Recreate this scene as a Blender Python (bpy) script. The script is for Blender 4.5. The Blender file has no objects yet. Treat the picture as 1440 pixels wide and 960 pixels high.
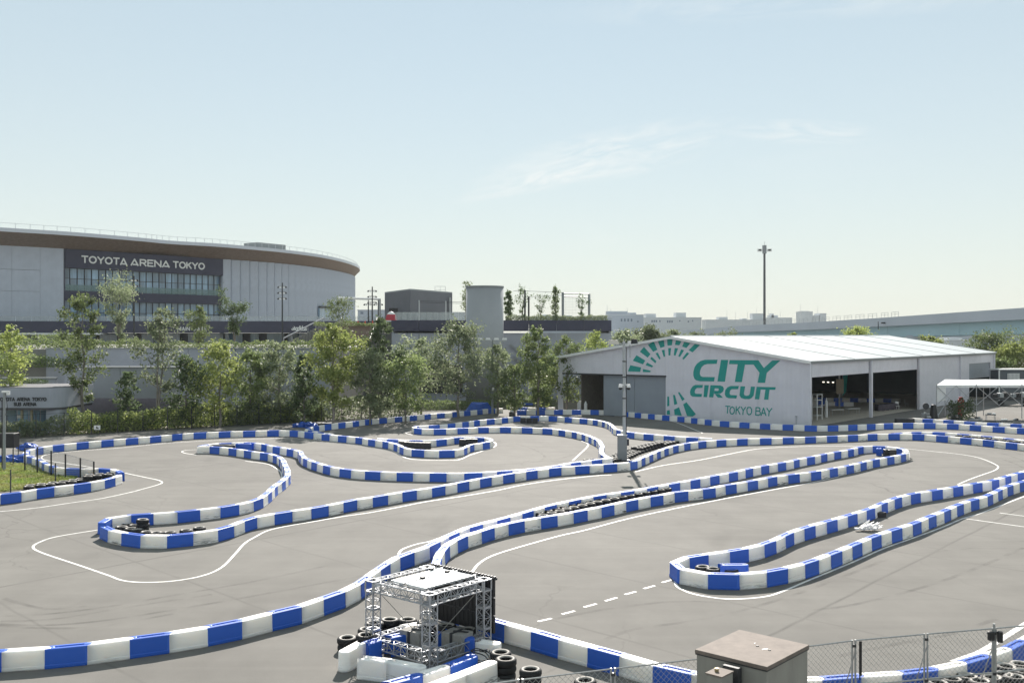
import bpy, bmesh, math, random
import numpy as np
from mathutils import Vector, Matrix, noise
R_ = math.radians
random.seed(7); rng = np.random.default_rng(7)
sc = bpy.context.scene
COL = sc.collection
# ------------------------------------------------------------------ camera
CAM_H = 10.0; FPX = 1400.0; HOR = 470.0        # camera height, focal length in 1440-px units, horizon row
cd = bpy.data.cameras.new('camera'); cam = bpy.data.objects.new('camera', cd); COL.objects.link(cam)
cam.location = (0, 0, CAM_H); cam.rotation_euler = (R_(90), 0, 0)
cd.sensor_width = 36; cd.lens = 36 * FPX / 1440; cd.shift_y = -(480 - HOR) / 1440
cd.clip_start = 0.5; cd.clip_end = 9000
sc.camera = cam
# ------------------------------------------------------------------ light
SUN_EL, SUN_AZ = 34.5, 2.0                     # azimuth clockwise from +Y (the view direction)
w = bpy.data.worlds.new('World'); sc.world = w; w.use_nodes = True
nt = w.node_tree; nt.nodes.clear()
wo = nt.nodes.new('ShaderNodeOutputWorld'); bg = nt.nodes.new('ShaderNodeBackground')
sky = nt.nodes.new('ShaderNodeTexSky'); sky.sky_type = 'NISHITA'; sky.sun_disc = False
sky.sun_elevation = R_(SUN_EL); sky.sun_rotation = R_(SUN_AZ)
sky.altitude = 0; sky.air_density = 1.0; sky.dust_density = 0.0; sky.ozone_density = 1.5
# thin high cloud: a pale veil, stretched along the horizon
geo = nt.nodes.new('ShaderNodeTexCoord'); sep = nt.nodes.new('ShaderNodeSeparateXYZ')
nt.links.new(geo.outputs['Generated'], sep.inputs[0])
def wmath(op, a, b=None, clamp=False):
    n = nt.nodes.new('ShaderNodeMath'); n.operation = op; n.use_clamp = clamp
    for i, v in enumerate((a, b)):
        if v is None: continue
        if isinstance(v, (int, float)): n.inputs[i].default_value = v
        else: nt.links.new(v, n.inputs[i])
    return n.outputs[0]
zc = wmath('MAXIMUM', sep.outputs['Z'], 0.02)
cx_ = wmath('DIVIDE', sep.outputs['X'], zc); cy_ = wmath('DIVIDE', sep.outputs['Y'], zc)
comb = nt.nodes.new('ShaderNodeCombineXYZ')
nt.links.new(wmath('MULTIPLY', cx_, 0.55), comb.inputs[0]); nt.links.new(wmath('MULTIPLY', cy_, 0.42), comb.inputs[1])
n1 = nt.nodes.new('ShaderNodeTexNoise'); n1.inputs['Scale'].default_value = 1.3; n1.inputs['Detail'].default_value = 9; n1.inputs['Roughness'].default_value = 0.62
n1.inputs['Distortion'].default_value = 0.9
nt.links.new(comb.outputs[0], n1.inputs['Vector'])
n2 = nt.nodes.new('ShaderNodeTexNoise'); n2.inputs['Scale'].default_value = 0.35; n2.inputs['Detail'].default_value = 3
nt.links.new(comb.outputs[0], n2.inputs['Vector'])
cl = wmath('MULTIPLY', wmath('MULTIPLY', wmath('SUBTRACT', n1.outputs[0], 0.52, True), 4.0, True),
           wmath('MULTIPLY', wmath('SUBTRACT', n2.outputs[0], 0.5, True), 5.0, True))
def wisp(u0, v0, ang, hl, hw, stretch, seed):
    """one streak of cirrus: a soft ellipse of direction space filled with drawn-out noise"""
    front = wmath('GREATER_THAN', sep.outputs['Y'], 0.1); yy = wmath('MAXIMUM', sep.outputs['Y'], 0.05)
    u = wmath('SUBTRACT', wmath('DIVIDE', sep.outputs['X'], yy), u0); v = wmath('SUBTRACT', wmath('DIVIDE', sep.outputs['Z'], yy), v0); c, s_ = math.cos(ang), math.sin(ang)
    a = wmath('ADD', wmath('MULTIPLY', u, c), wmath('MULTIPLY', v, s_)); b_ = wmath('SUBTRACT', wmath('MULTIPLY', v, c), wmath('MULTIPLY', u, s_))
    d2 = wmath('ADD', wmath('POWER', wmath('ABSOLUTE', wmath('DIVIDE', a, hl)), 2.0), wmath('POWER', wmath('ABSOLUTE', wmath('DIVIDE', b_, hw)), 2.0))
    m = wmath('MULTIPLY', wmath('SUBTRACT', 1.0, d2, True), front)
    cb = nt.nodes.new('ShaderNodeCombineXYZ'); nt.links.new(wmath('MULTIPLY', a, stretch), cb.inputs[0]); nt.links.new(wmath('MULTIPLY', b_, stretch * 4.5), cb.inputs[1]); cb.inputs[2].default_value = seed
    n = nt.nodes.new('ShaderNodeTexNoise'); n.inputs['Scale'].default_value = 1; n.inputs['Detail'].default_value = 8; n.inputs['Roughness'].default_value = .62; n.inputs['Distortion'].default_value = 1.3; nt.links.new(cb.outputs[0], n.inputs[0])
    return wmath('MULTIPLY', m, wmath('MULTIPLY', wmath('SUBTRACT', n.outputs[0], .40, True), 3.2, True))
ws = wisp(.098, .180, .20, .15, .028, 14, 1.7)
for args in ((.03, .155, .24, .10, .012, 20, 4.2), (.29, .203, -.03, .09, .014, 14, 7.7), (.30, .335, .05, .30, .022, 8, 2.4)): ws = wmath('ADD', ws, wmath('MULTIPLY', wisp(*args), .5 if args[1] > .3 else .8))
veil = wmath('ADD', wmath('MULTIPLY', cl, 0.42), wmath('MULTIPLY', ws, .8), True)
# hazy air near the horizon
hz = wmath('POWER', wmath('SUBTRACT', 1.0, wmath('MULTIPLY', wmath('MAXIMUM', sep.outputs['Z'], 0.0), 2.1), True), 2.2)
mixv = nt.nodes.new('ShaderNodeMixRGB'); mixv.inputs['Fac'].default_value = .62; mixv.inputs['Color2'].default_value = (5.8, 6.7, 6.5, 1)
nt.links.new(sky.outputs[0], mixv.inputs['Color1'])      # an even veil of thin high haze
mixh = nt.nodes.new('ShaderNodeMixRGB'); mixh.inputs['Color2'].default_value = (6.95, 7.0, 6.35, 1)
nt.links.new(wmath('MULTIPLY', hz, 0.8), mixh.inputs['Fac'])
nt.links.new(mixv.outputs[0], mixh.inputs['Color1'])
mixc = nt.nodes.new('ShaderNodeMixRGB'); mixc.inputs['Color2'].default_value = (8.0, 8.2, 8.0, 1)
nt.links.new(veil, mixc.inputs['Fac']); nt.links.new(mixh.outputs[0], mixc.inputs['Color1'])
nt.links.new(mixc.outputs[0], bg.inputs['Color']); bg.inputs['Strength'].default_value = 0.055
nt.links.new(bg.outputs[0], wo.inputs['Surface'])
sl = bpy.data.lights.new('sun', 'SUN'); sl.energy = 4.0; sl.angle = R_(0.55); sl.color = (1.0, 0.935, 0.86)
so = bpy.data.objects.new('sun', sl); COL.objects.link(so)
a_, e_ = R_(SUN_AZ), R_(SUN_EL)
sdir = Vector((math.sin(a_) * math.cos(e_), math.cos(a_) * math.cos(e_), math.sin(e_)))
so.rotation_euler = sdir.to_track_quat('Z', 'Y').to_euler(); so.location = (0, 60, 80)
sc.view_settings.view_transform = 'Standard'; sc.view_settings.look = 'None'
sc.view_settings.exposure = 1.12; sc.view_settings.gamma = 1
sc.cycles.max_bounces = 8; sc.cycles.diffuse_bounces = 6; sc.cycles.transmission_bounces = 6; sc.cycles.transparent_max_bounces = 12
sc.cycles.caustics_reflective = False; sc.cycles.caustics_refractive = False
sc.cycles.volume_step_rate = 4

# ------------------------------------------------------------------ helpers
def P(px, py, z=0.0):
    """ground point (or point at height z) seen at photo pixel px, py"""
    d = FPX * (CAM_H - z) / (py - HOR)
    return Vector(((px - 720) / FPX * d, d, z))
def Q(px, py, D):
    """point at distance D seen at photo pixel px, py"""
    return Vector(((px - 720) / FPX * D, D, CAM_H - (py - HOR) / FPX * D))
def link(o, parent=None):
    COL.objects.link(o)
    if parent is not None: o.parent = parent
    return o
def tag(o, label=None, cat=None, group=None, kind=None):
    if label: o['label'] = label
    if cat: o['category'] = cat
    if group: o['group'] = group
    if kind: o['kind'] = kind
    return o
def thing(name, label, cat, loc=(0, 0, 0), rz=0, group=None):
    o = bpy.data.objects.new(name, None); o.empty_display_size = .3; link(o); o.location = loc; o.rotation_euler = (0, 0, rz)
    return tag(o, label, cat, group)
def dup(root, loc=None, rz=None, label=None, group=None):
    r = root.copy(); COL.objects.link(r)
    if loc is not None: r.location = loc
    if rz is not None: r.rotation_euler = (0, 0, rz)
    if label: r['label'] = label
    if group: r['group'] = group
    for ch in list(root.children):
        c = ch.copy(); COL.objects.link(c); c.parent = r
        for g in list(ch.children):
            d = g.copy(); COL.objects.link(d); d.parent = c
    return r
class MB:
    """collects simple solids into one mesh"""
    def __init__(s): s.v = []; s.f = []; s.m = []; s.cm = 0
    def face(s, pts):
        b = len(s.v); s.v += [tuple(p) for p in pts]; s.f.append(tuple(range(b, b + len(pts)))); s.m.append(s.cm)
    def box(s, c, d, rz=0, tap=1.0):
        cx, cy, cz = c; hx, hy, hz = d[0] / 2, d[1] / 2, d[2] / 2; b = len(s.v); co, si = math.cos(rz), math.sin(rz)
        for k in (-1, 1):
            t = tap if k > 0 else 1
            for x, y in ((-hx, -hy), (hx, -hy), (hx, hy), (-hx, hy)):
                x *= t; y *= t
                s.v.append((cx + x * co - y * si, cy + x * si + y * co, cz + k * hz))
        for q in ((3, 2, 1, 0), (4, 5, 6, 7), (0, 1, 5, 4), (1, 2, 6, 5), (2, 3, 7, 6), (3, 0, 4, 7)):
            s.f.append(tuple(b + i for i in q)); s.m.append(s.cm)
        return s
    def tube(s, p, q, r, r2=None, n=6, cap=True):
        p = Vector(p); q = Vector(q); r2 = r if r2 is None else r2; d = q - p
        if d.length < 1e-6: return s
        d.normalize(); u = d.cross(Vector((0, 0, 1)) if abs(d.z) < .9 else Vector((1, 0, 0))).normalized(); v = d.cross(u)
        b = len(s.v)
        for c, rr in ((p, r), (q, r2)):
            for i in range(n):
                a = 2 * math.pi * i / n + math.pi / n; s.v.append(tuple(c + (u * math.cos(a) + v * math.sin(a)) * rr))
        for i in range(n):
            j = (i + 1) % n; s.f.append((b + i, b + n + i, b + n + j, b + j)); s.m.append(s.cm)
        if cap:
            s.f.append(tuple(b + i for i in range(n))); s.m.append(s.cm)
            s.f.append(tuple(b + n + i for i in reversed(range(n)))); s.m.append(s.cm)
        return s
    def prism(s, poly, z0, z1):
        """vertical prism over a plan polygon (counter-clockwise)"""
        n = len(poly); b = len(s.v)
        s.v += [(x, y, z0) for x, y in poly] + [(x, y, z1) for x, y in poly]
        s.f.append(tuple(b + i for i in reversed(range(n)))); s.f.append(tuple(b + n + i for i in range(n))); s.m += [s.cm] * 2
        for i in range(n):
            j = (i + 1) % n; s.f.append((b + i, b + j, b + n + j, b + n + i)); s.m.append(s.cm)
        return s
    def slab(s, pts, nrm, t):
        """flat polygon given by 3-D points, thickened by t along nrm"""
        n = len(pts); b = len(s.v); nv = Vector(nrm) * t
        s.v += [tuple(Vector(p)) for p in pts] + [tuple(Vector(p) + nv) for p in pts]
        s.f.append(tuple(b + i for i in reversed(range(n)))); s.f.append(tuple(b + n + i for i in range(n))); s.m += [s.cm] * 2
        for i in range(n):
            j = (i + 1) % n; s.f.append((b + i, b + j, b + n + j, b + n + i)); s.m.append(s.cm)
        return s
    def mesh(s, name, mats, smooth=False, fix=False):
        me = bpy.data.meshes.new(name); me.from_pydata(s.v, [], s.f)
        for m in (mats if isinstance(mats, (list, tuple)) else [mats]): me.materials.append(m)
        if max(s.m, default=0) > 0: me.polygons.foreach_set('material_index', s.m)
        if smooth: me.polygons.foreach_set('use_smooth', [True] * len(s.f))
        if fix:
            bm = bmesh.new(); bm.from_mesh(me); bmesh.ops.recalc_face_normals(bm, faces=bm.faces); bm.to_mesh(me); bm.free()
        me.update(); return me
    def build(s, name, mats, parent=None, smooth=False, loc=None, rz=None, fix=False):
        o = bpy.data.objects.new(name, s.mesh(name, mats, smooth, fix)); link(o, parent)
        if loc is not None: o.location = loc
        if rz is not None: o.rotation_euler = (0, 0, rz)
        return o
def put(name, me, parent=None, loc=(0, 0, 0), rot=(0, 0, 0), scl=(1, 1, 1)):
    o = bpy.data.objects.new(name, me); link(o, parent); o.location = loc; o.rotation_euler = rot; o.scale = scl; return o
def bevel(me, w=.02, seg=2, ang=35):
    bm = bmesh.new(); bm.from_mesh(me)
    bmesh.ops.remove_doubles(bm, verts=bm.verts, dist=1e-5)
    es = [e for e in bm.edges if len(e.link_faces) == 2 and e.calc_face_angle(0) > R_(ang)]
    bmesh.ops.bevel(bm, geom=es, offset=w, segments=seg, affect='EDGES', profile=.5)
    bm.to_mesh(me); bm.free(); return me

def part_box(name, m, parent, c, d, rz=0, tap=1, bev=0):
    b = MB(); b.box(c, d, rz, tap); me = b.mesh(name, m)
    if bev: bevel(me, bev, 2)
    return put(name, me, parent)

# ------------------------------------------------------------------ materials
MAT = {}
def mat(name, col, rough=.6, metal=0, spec=.5, var=0.0, nscale=3.0, col2=None, bump=0.0, bscale=30.0, coords='Object', detail=6, transl=0, objvar=0.0, stretch=None, alpha=1, trans=0, emit=None, coat=0):
    m = bpy.data.materials.new(name); m.use_nodes = True; t = m.node_tree; bs = t.nodes['Principled BSDF']
    bs.inputs['Base Color'].default_value = (*col, 1); bs.inputs['Roughness'].default_value = rough; bs.inputs['Metallic'].default_value = metal
    bs.inputs['Specular IOR Level'].default_value = spec
    if coat: bs.inputs['Coat Weight'].default_value = coat; bs.inputs['Coat Roughness'].default_value = .25
    if trans: bs.inputs['Transmission Weight'].default_value = trans
    if alpha < 1: bs.inputs['Alpha'].default_value = alpha
    if emit: bs.inputs['Emission Color'].default_value = (*emit[0], 1); bs.inputs['Emission Strength'].default_value = emit[1]
    tc = t.nodes.new('ShaderNodeTexCoord'); vec = tc.outputs[coords]
    if stretch:
        mp = t.nodes.new('ShaderNodeMapping'); mp.inputs['Scale'].default_value = stretch; t.links.new(vec, mp.inputs[0]); vec = mp.outputs[0]
    out = None
    if var > 0:
        n = t.nodes.new('ShaderNodeTexNoise'); n.inputs['Scale'].default_value = nscale; n.inputs['Detail'].default_value = detail; n.inputs['Roughness'].default_value = .6
        t.links.new(vec, n.inputs['Vector'])
        r = t.nodes.new('ShaderNodeMapRange'); r.inputs[1].default_value = .3; r.inputs[2].default_value = .7
        t.links.new(n.outputs[0], r.inputs[0])
        mx = t.nodes.new('ShaderNodeMixRGB'); c2 = col2 or tuple(c * (1 - var) for c in col); c1 = col if col2 else tuple(min(1, c * (1 + var)) for c in col)
        mx.inputs[1].default_value = (*c1, 1); mx.inputs[2].default_value = (*c2, 1); t.links.new(r.outputs[0], mx.inputs[0]); out = mx.outputs[0]
    if objvar > 0:
        oi = t.nodes.new('ShaderNodeObjectInfo'); hs = t.nodes.new('ShaderNodeHueSaturation')
        if out: t.links.new(out, hs.inputs['Color'])
        else: hs.inputs['Color'].default_value = (*col, 1)
        r = t.nodes.new('ShaderNodeMapRange'); r.inputs[3].default_value = 1 - objvar; r.inputs[4].default_value = 1 + objvar
        t.links.new(oi.outputs['Random'], r.inputs[0]); t.links.new(r.outputs[0], hs.inputs['Value']); out = hs.outputs[0]
    if out: t.links.new(out, bs.inputs['Base Color'])
    if bump > 0:
        n = t.nodes.new('ShaderNodeTexNoise'); n.inputs['Scale'].default_value = bscale; n.inputs['Detail'].default_value = 4
        t.links.new(vec, n.inputs['Vector']); b = t.nodes.new('ShaderNodeBump'); b.inputs['Strength'].default_value = bump; b.inputs['Distance'].default_value = .02
        t.links.new(n.outputs[0], b.inputs['Height']); t.links.new(b.outputs[0], bs.inputs['Normal'])
    if transl > 0:
        tr = t.nodes.new('ShaderNodeBsdfTranslucent'); ms = t.nodes.new('ShaderNodeMixShader'); ms.inputs[0].default_value = transl
        if out: t.links.new(out, tr.inputs[0])
        else: tr.inputs[0].default_value = (*col, 1)
        t.links.new(bs.outputs[0], ms.inputs[1]); t.links.new(tr.outputs[0], ms.inputs[2])
        t.links.new(ms.outputs[0], t.nodes['Material Output'].inputs[0])
    MAT[name] = m; return m
def nodes(m): return m.node_tree, m.node_tree.nodes['Principled BSDF']
def tmath(t, op, a, b=None, c=None, clamp=False):
    n = t.nodes.new('ShaderNodeMath'); n.operation = op; n.use_clamp = clamp
    for i, v in enumerate((a, b, c)):
        if v is None: continue
        if isinstance(v, (int, float)): n.inputs[i].default_value = v
        else: t.links.new(v, n.inputs[i])
    return n.outputs[0]

def asphalt_material():
    m = bpy.data.materials.new('asphalt'); m.use_nodes = True; t, bs = nodes(m)
    tc = t.nodes.new('ShaderNodeTexCoord'); sp = t.nodes.new('ShaderNodeSeparateXYZ'); t.links.new(tc.outputs['Object'], sp.inputs[0])
    def noise_(scale, detail=4, rough=.6, stretch=None, rot=0, dist=0):
        mp = t.nodes.new('ShaderNodeMapping'); mp.inputs['Rotation'].default_value = (0, 0, rot)
        if stretch: mp.inputs['Scale'].default_value = stretch
        t.links.new(tc.outputs['Object'], mp.inputs[0])
        n = t.nodes.new('ShaderNodeTexNoise'); n.inputs['Scale'].default_value = scale; n.inputs['Detail'].default_value = detail; n.inputs['Roughness'].default_value = rough
        n.inputs['Distortion'].default_value = dist
        t.links.new(mp.outputs[0], n.inputs[0]); return n.outputs[0]
    big = noise_(.06, 5, .6); mid = noise_(.45, 6, .65, (1, .6, 1), .4); fine = noise_(26, 3, .7); grit = noise_(90, 2, .7)
    streak = noise_(.5, 5, .6, (.16, 1.6, 1), -.83, .6)
    v = tmath(t, 'ADD', tmath(t, 'MULTIPLY', big, .5), tmath(t, 'MULTIPLY', mid, .32))
    v = tmath(t, 'ADD', v, tmath(t, 'MULTIPLY', streak, .26)); v = tmath(t, 'ADD', v, tmath(t, 'MULTIPLY', fine, .22)); v = tmath(t, 'ADD', v, tmath(t, 'MULTIPLY', grit, .30))
    r = t.nodes.new('ShaderNodeMapRange'); r.inputs[1].default_value = .56; r.inputs[2].default_value = 1.04; t.links.new(v, r.inputs[0])
    cr = t.nodes.new('ShaderNodeValToRGB'); e = cr.color_ramp.elements; e[0].color = (.112, .107, .099, 1); e[1].color = (.224, .215, .198, 1)
    t.links.new(r.outputs[0], cr.inputs[0])
    # paving seams: two families of joints
    wob = tmath(t, 'MULTIPLY', tmath(t, 'SUBTRACT', noise_(.12, 3), .5), .5)
    def seam(nx, ny, off, pitch, wd, strength):
        s = tmath(t, 'ADD', tmath(t, 'MULTIPLY', sp.outputs[0], nx), tmath(t, 'MULTIPLY', sp.outputs[1], ny)); s = tmath(t, 'ADD', s, wob)
        s = tmath(t, 'DIVIDE', tmath(t, 'SUBTRACT', s, off), pitch); fr = tmath(t, 'ABSOLUTE', tmath(t, 'SUBTRACT', tmath(t, 'FRACT', tmath(t, 'ADD', s, .5)), .5))
        k = tmath(t, 'SUBTRACT', 1.0, tmath(t, 'DIVIDE', tmath(t, 'MULTIPLY', fr, pitch), wd), None, True)
        return tmath(t, 'MULTIPLY', k, tmath(t, 'MULTIPLY', tmath(t, 'MULTIPLY_ADD', mid, 2.0, -.45, True), strength))
    s1 = seam(.707, .707, 19.2, 6.45, .10, .30); s2 = seam(-.76, .65, 15.0, 26.0, .12, .5)
    def crack(scale, wd, strength, seed):       # wandering hairline cracks that fade in and out
        mp = t.nodes.new('ShaderNodeMapping'); mp.inputs['Location'].default_value = (seed, seed * .7, 0); t.links.new(tc.outputs['Object'], mp.inputs[0])
        nd = t.nodes.new('ShaderNodeTexNoise'); nd.inputs['Scale'].default_value = .7; nd.inputs['Detail'].default_value = 6; t.links.new(mp.outputs[0], nd.inputs[0])
        va = t.nodes.new('ShaderNodeVectorMath'); va.operation = 'MULTIPLY_ADD'; va.inputs[1].default_value = (1.6, 1.6, 0); t.links.new(nd.outputs[1], va.inputs[0]); t.links.new(mp.outputs[0], va.inputs[2])
        vo = t.nodes.new('ShaderNodeTexVoronoi'); vo.feature = 'DISTANCE_TO_EDGE'; vo.inputs['Scale'].default_value = scale; t.links.new(va.outputs[0], vo.inputs['Vector'])
        return tmath(t, 'MULTIPLY', tmath(t, 'SUBTRACT', 1.0, tmath(t, 'DIVIDE', vo.outputs['Distance'], wd), None, True), tmath(t, 'MULTIPLY', tmath(t, 'MULTIPLY_ADD', noise_(.05, 3), 6.0, -3.0, True), strength))
    ck = tmath(t, 'MAXIMUM', crack(.11, .0055, .38, 3.0), crack(.045, .003, .42, 17.0))
    patch = tmath(t, 'MULTIPLY', tmath(t, 'MULTIPLY_ADD', noise_(.16, 3, .5, (1, .35, 1), .76, .8), 9.0, -5.6, True), .16)
    dk = tmath(t, 'MULTIPLY', tmath(t, 'SUBTRACT', 1.0, tmath(t, 'MAXIMUM', tmath(t, 'MAXIMUM', s1, s2), ck)), tmath(t, 'SUBTRACT', 1.0, patch))
    mx = t.nodes.new('ShaderNodeMixRGB'); mx.blend_type = 'MULTIPLY'; mx.inputs[0].default_value = 1
    cb = t.nodes.new('ShaderNodeCombineXYZ')
    for i in range(3): t.links.new(dk, cb.inputs[i])
    t.links.new(cr.outputs[0], mx.inputs[1]); t.links.new(cb.outputs[0], mx.inputs[2]); t.links.new(mx.outputs[0], bs.inputs['Base Color'])
    bs.inputs['Roughness'].default_value = .85; bs.inputs['Specular IOR Level'].default_value = .15
    b = t.nodes.new('ShaderNodeBump'); b.inputs['Strength'].default_value = .35; b.inputs['Distance'].default_value = .01
    t.links.new(fine, b.inputs['Height']); t.links.new(b.outputs[0], bs.inputs['Normal'])
    return m
M_ASPH = asphalt_material()
SSS = .32
def block_material(name, col, col2, rough, scuff, transl):
    m = bpy.data.materials.new(name); m.use_nodes = True; t, bs = nodes(m)
    tc = t.nodes.new('ShaderNodeTexCoord'); oi = t.nodes.new('ShaderNodeObjectInfo'); sp = t.nodes.new('ShaderNodeSeparateXYZ'); t.links.new(tc.outputs['Object'], sp.inputs[0])
    mp = t.nodes.new('ShaderNodeMapping'); mp.inputs['Scale'].default_value = (1.1, 1.1, 9); t.links.new(tc.outputs['Object'], mp.inputs[0])
    cb = t.nodes.new('ShaderNodeCombineXYZ'); t.links.new(tmath(t, 'MULTIPLY', oi.outputs['Random'], 91.0), cb.inputs[0]); t.links.new(cb.outputs[0], mp.inputs['Location'])
    n = t.nodes.new('ShaderNodeTexNoise'); n.inputs['Scale'].default_value = 1.5; n.inputs['Detail'].default_value = 5; n.inputs['Roughness'].default_value = .6; n.inputs['Distortion'].default_value = .6
    t.links.new(mp.outputs[0], n.inputs[0])
    band = tmath(t, 'MULTIPLY', tmath(t, 'MULTIPLY_ADD', sp.outputs[2], -3.2, 1.0, True), tmath(t, 'MULTIPLY_ADD', sp.outputs[2], 30.0, -.6, True))
    k = tmath(t, 'MULTIPLY', tmath(t, 'MULTIPLY_ADD', n.outputs[0], 11.0, -5.5, True), band)
    sc3 = t.nodes.new('ShaderNodeSeparateColor'); t.links.new(oi.outputs['Color'], sc3.inputs[0])
    k = tmath(t, 'MULTIPLY', k, tmath(t, 'MULTIPLY_ADD', oi.outputs['Random'], 1.6, -.25, True)); k = tmath(t, 'MULTIPLY', tmath(t, 'MULTIPLY', k, sc3.outputs[0]), scuff, None, True)
    n2 = t.nodes.new('ShaderNodeTexNoise'); n2.inputs['Scale'].default_value = 4; n2.inputs['Detail'].default_value = 5; t.links.new(tc.outputs['Object'], n2.inputs[0])
    m0 = t.nodes.new('ShaderNodeMixRGB'); m0.inputs[1].default_value = (*col, 1); m0.inputs[2].default_value = (*col2, 1)
    f0 = tmath(t, 'ADD', tmath(t, 'MULTIPLY', n2.outputs[0], .5), tmath(t, 'MULTIPLY', oi.outputs['Random'], .5)); t.links.new(f0, m0.inputs[0])
    m1 = t.nodes.new('ShaderNodeMixRGB'); m1.inputs[2].default_value = (.035, .032, .03, 1); t.links.new(k, m1.inputs[0]); t.links.new(m0.outputs[0], m1.inputs[1])
    t.links.new(m1.outputs[0], bs.inputs['Base Color']); bs.inputs['Roughness'].default_value = rough
    if transl:      # light soaks through the moulded plastic
        bs.subsurface_method = 'RANDOM_WALK'; bs.inputs['Subsurface Weight'].default_value = transl; bs.inputs['Subsurface Radius'].default_value = (1, .93, .84); bs.inputs['Subsurface Scale'].default_value = SSS
    return m
M_BW = block_material('white_plastic', (.93, .905, .87), (.89, .86, .81), .46, 1.4, .4)
M_BB = block_material('blue_plastic', (.014, .10, .52), (.022, .125, .60), .48, .5, 0)
M_BK = block_material('black_plastic', (.02, .02, .022), (.03, .03, .03), .45, .0, 0)
M_LINE = mat('line_paint', (.70, .69, .66), .6, var=.3, nscale=2.5)
M_RUB = mat('tyre_rubber', (.010, .010, .011), .7, var=.3, nscale=9, bump=.3, bscale=40)
M_RIMLIT = mat('painted_sunlit_tyre_wall', (.36, .34, .31), .7, var=.3, nscale=8, objvar=.25)  # sunlight on the sidewall, put into the pale colour of the ring
M_ALU = mat('aluminium', (.46, .47, .49), .45, metal=.6, var=.12, nscale=14)
M_STEEL = mat('galvanised_steel', (.42, .44, .45), .5, metal=.55, var=.15, nscale=20)
M_DKMET = mat('dark_metal', (.045, .048, .052), .5, metal=.3, var=.2, nscale=10)
M_GREYP = mat('grey_paint', (.27, .29, .30), .5, var=.08, nscale=4)
M_WHT = mat('white_paint', (.80, .80, .78), .45, var=.06, nscale=3)
M_BLACK = mat('black_paint', (.015, .015, .017), .5, var=.2, nscale=6)
M_BLUET = mat('blue_tarpaulin', (.02, .09, .42), .45, var=.2, nscale=3, bump=.5, bscale=5)
M_CONC = mat('concrete', (.30, .29, .27), .85, var=.18, nscale=5, bump=.4, bscale=60)
M_RCONC = mat('retaining_concrete', (.38, .40, .45), .85, var=.1, nscale=.35, bump=.2, bscale=8)
M_LEAF = [mat('leaf_' + n, c, .55, spec=.22, var=.4, nscale=.9, transl=.5, objvar=.22, col2=c2) for n, c, c2 in (
    ('green', (.25, .30, .12), (.14, .19, .08)), ('yellow_green', (.42, .47, .15), (.27, .33, .11)),
    ('dark_green', (.16, .21, .10), (.085, .125, .06)), ('grey_green', (.30, .34, .20), (.18, .22, .13)))]
M_BARK = mat('bark', (.20, .18, .155), .85, var=.3, nscale=6, bump=.4, bscale=20, stretch=(1, 1, .3))
M_GRASS = mat('grass_blades', (.24, .36, .07), .6, var=.4, nscale=.5, transl=.45, col2=(.34, .30, .13))
M_SOIL = mat('soil', (.12, .105, .075), .9, var=.35, nscale=1.2)
M_GLASS = mat('window_glass', (.20, .31, .42), .10, spec=.9, var=.4, nscale=.35, objvar=.4, stretch=(2.5, 2.5, .3))
M_TEAL = mat('teal_print', (.008, .31, .27), .6, var=.05, nscale=2)
M_NAVY = mat('dark_navy_cladding', (.046, .047, .082), .55, var=.12, nscale=.8)
M_WOOD = mat('timber_soffit', (.28, .205, .155), .6, var=.25, nscale=1.5, stretch=(1, 1, 4))
def ribbed(name, col, axis_scale, rough=.45, metal=0.0, depth=.02, amt=.12, coords='Object'):
    m = mat(name, col, rough, metal=metal, var=.06, nscale=.6); t, bs = nodes(m)
    tc = t.nodes.new('ShaderNodeTexCoord'); sp = t.nodes.new('ShaderNodeSeparateXYZ'); t.links.new(tc.outputs[coords], sp.inputs[0])
    s = tmath(t, 'MULTIPLY', sp.outputs[0], axis_scale); s = tmath(t, 'PINGPONG', s, .5); s = tmath(t, 'MULTIPLY_ADD', s, 6.0, -1.0, True)
    b = t.nodes.new('ShaderNodeBump'); b.inputs['Strength'].default_value = amt * 5; b.inputs['Distance'].default_value = depth; t.links.new(s, b.inputs['Height']); t.links.new(b.outputs[0], bs.inputs['Normal'])
    return m
M_CLAD = ribbed('ribbed_grey_cladding', (.69, .68, .73), 2.0)
M_ARENA = ribbed('arena_metal_cladding', (.50, .54, .62), 1.0, metal=.0)
M_ROOF = mat('white_roof_sheet', (.46, .485, .49), .42, var=.05, nscale=.4, objvar=.03)
M_DOOR = mat('grey_door', (.27, .30, .34), .5, var=.07, nscale=.5)

# ------------------------------------------------------------------ ground
def sheet(name, poly, z, m, parent=None, kind='structure'):
    b = MB(); b.face([(x, y, z) for x, y in poly]); o = b.build(name, m, parent)
    if kind and parent is None: o['kind'] = kind
    return o
M_GROUND = mat('far_ground', (.17, .165, .15), .9, var=.25, nscale=.02)
sheet('ground', [(-4000, -60), (4000, -60), (4000, 6000), (-4000, 6000)], 0, M_GROUND)
TRACK_POLY = [(-66, 6), (70, 6), (96, 60), (96, 200), (30, 200), (12, 134), (-10, 131), (-24, 114), (-40, 101), (-50, 93), (-70, 90)]
trk = sheet('asphalt', TRACK_POLY, .004, M_ASPH)

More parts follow.
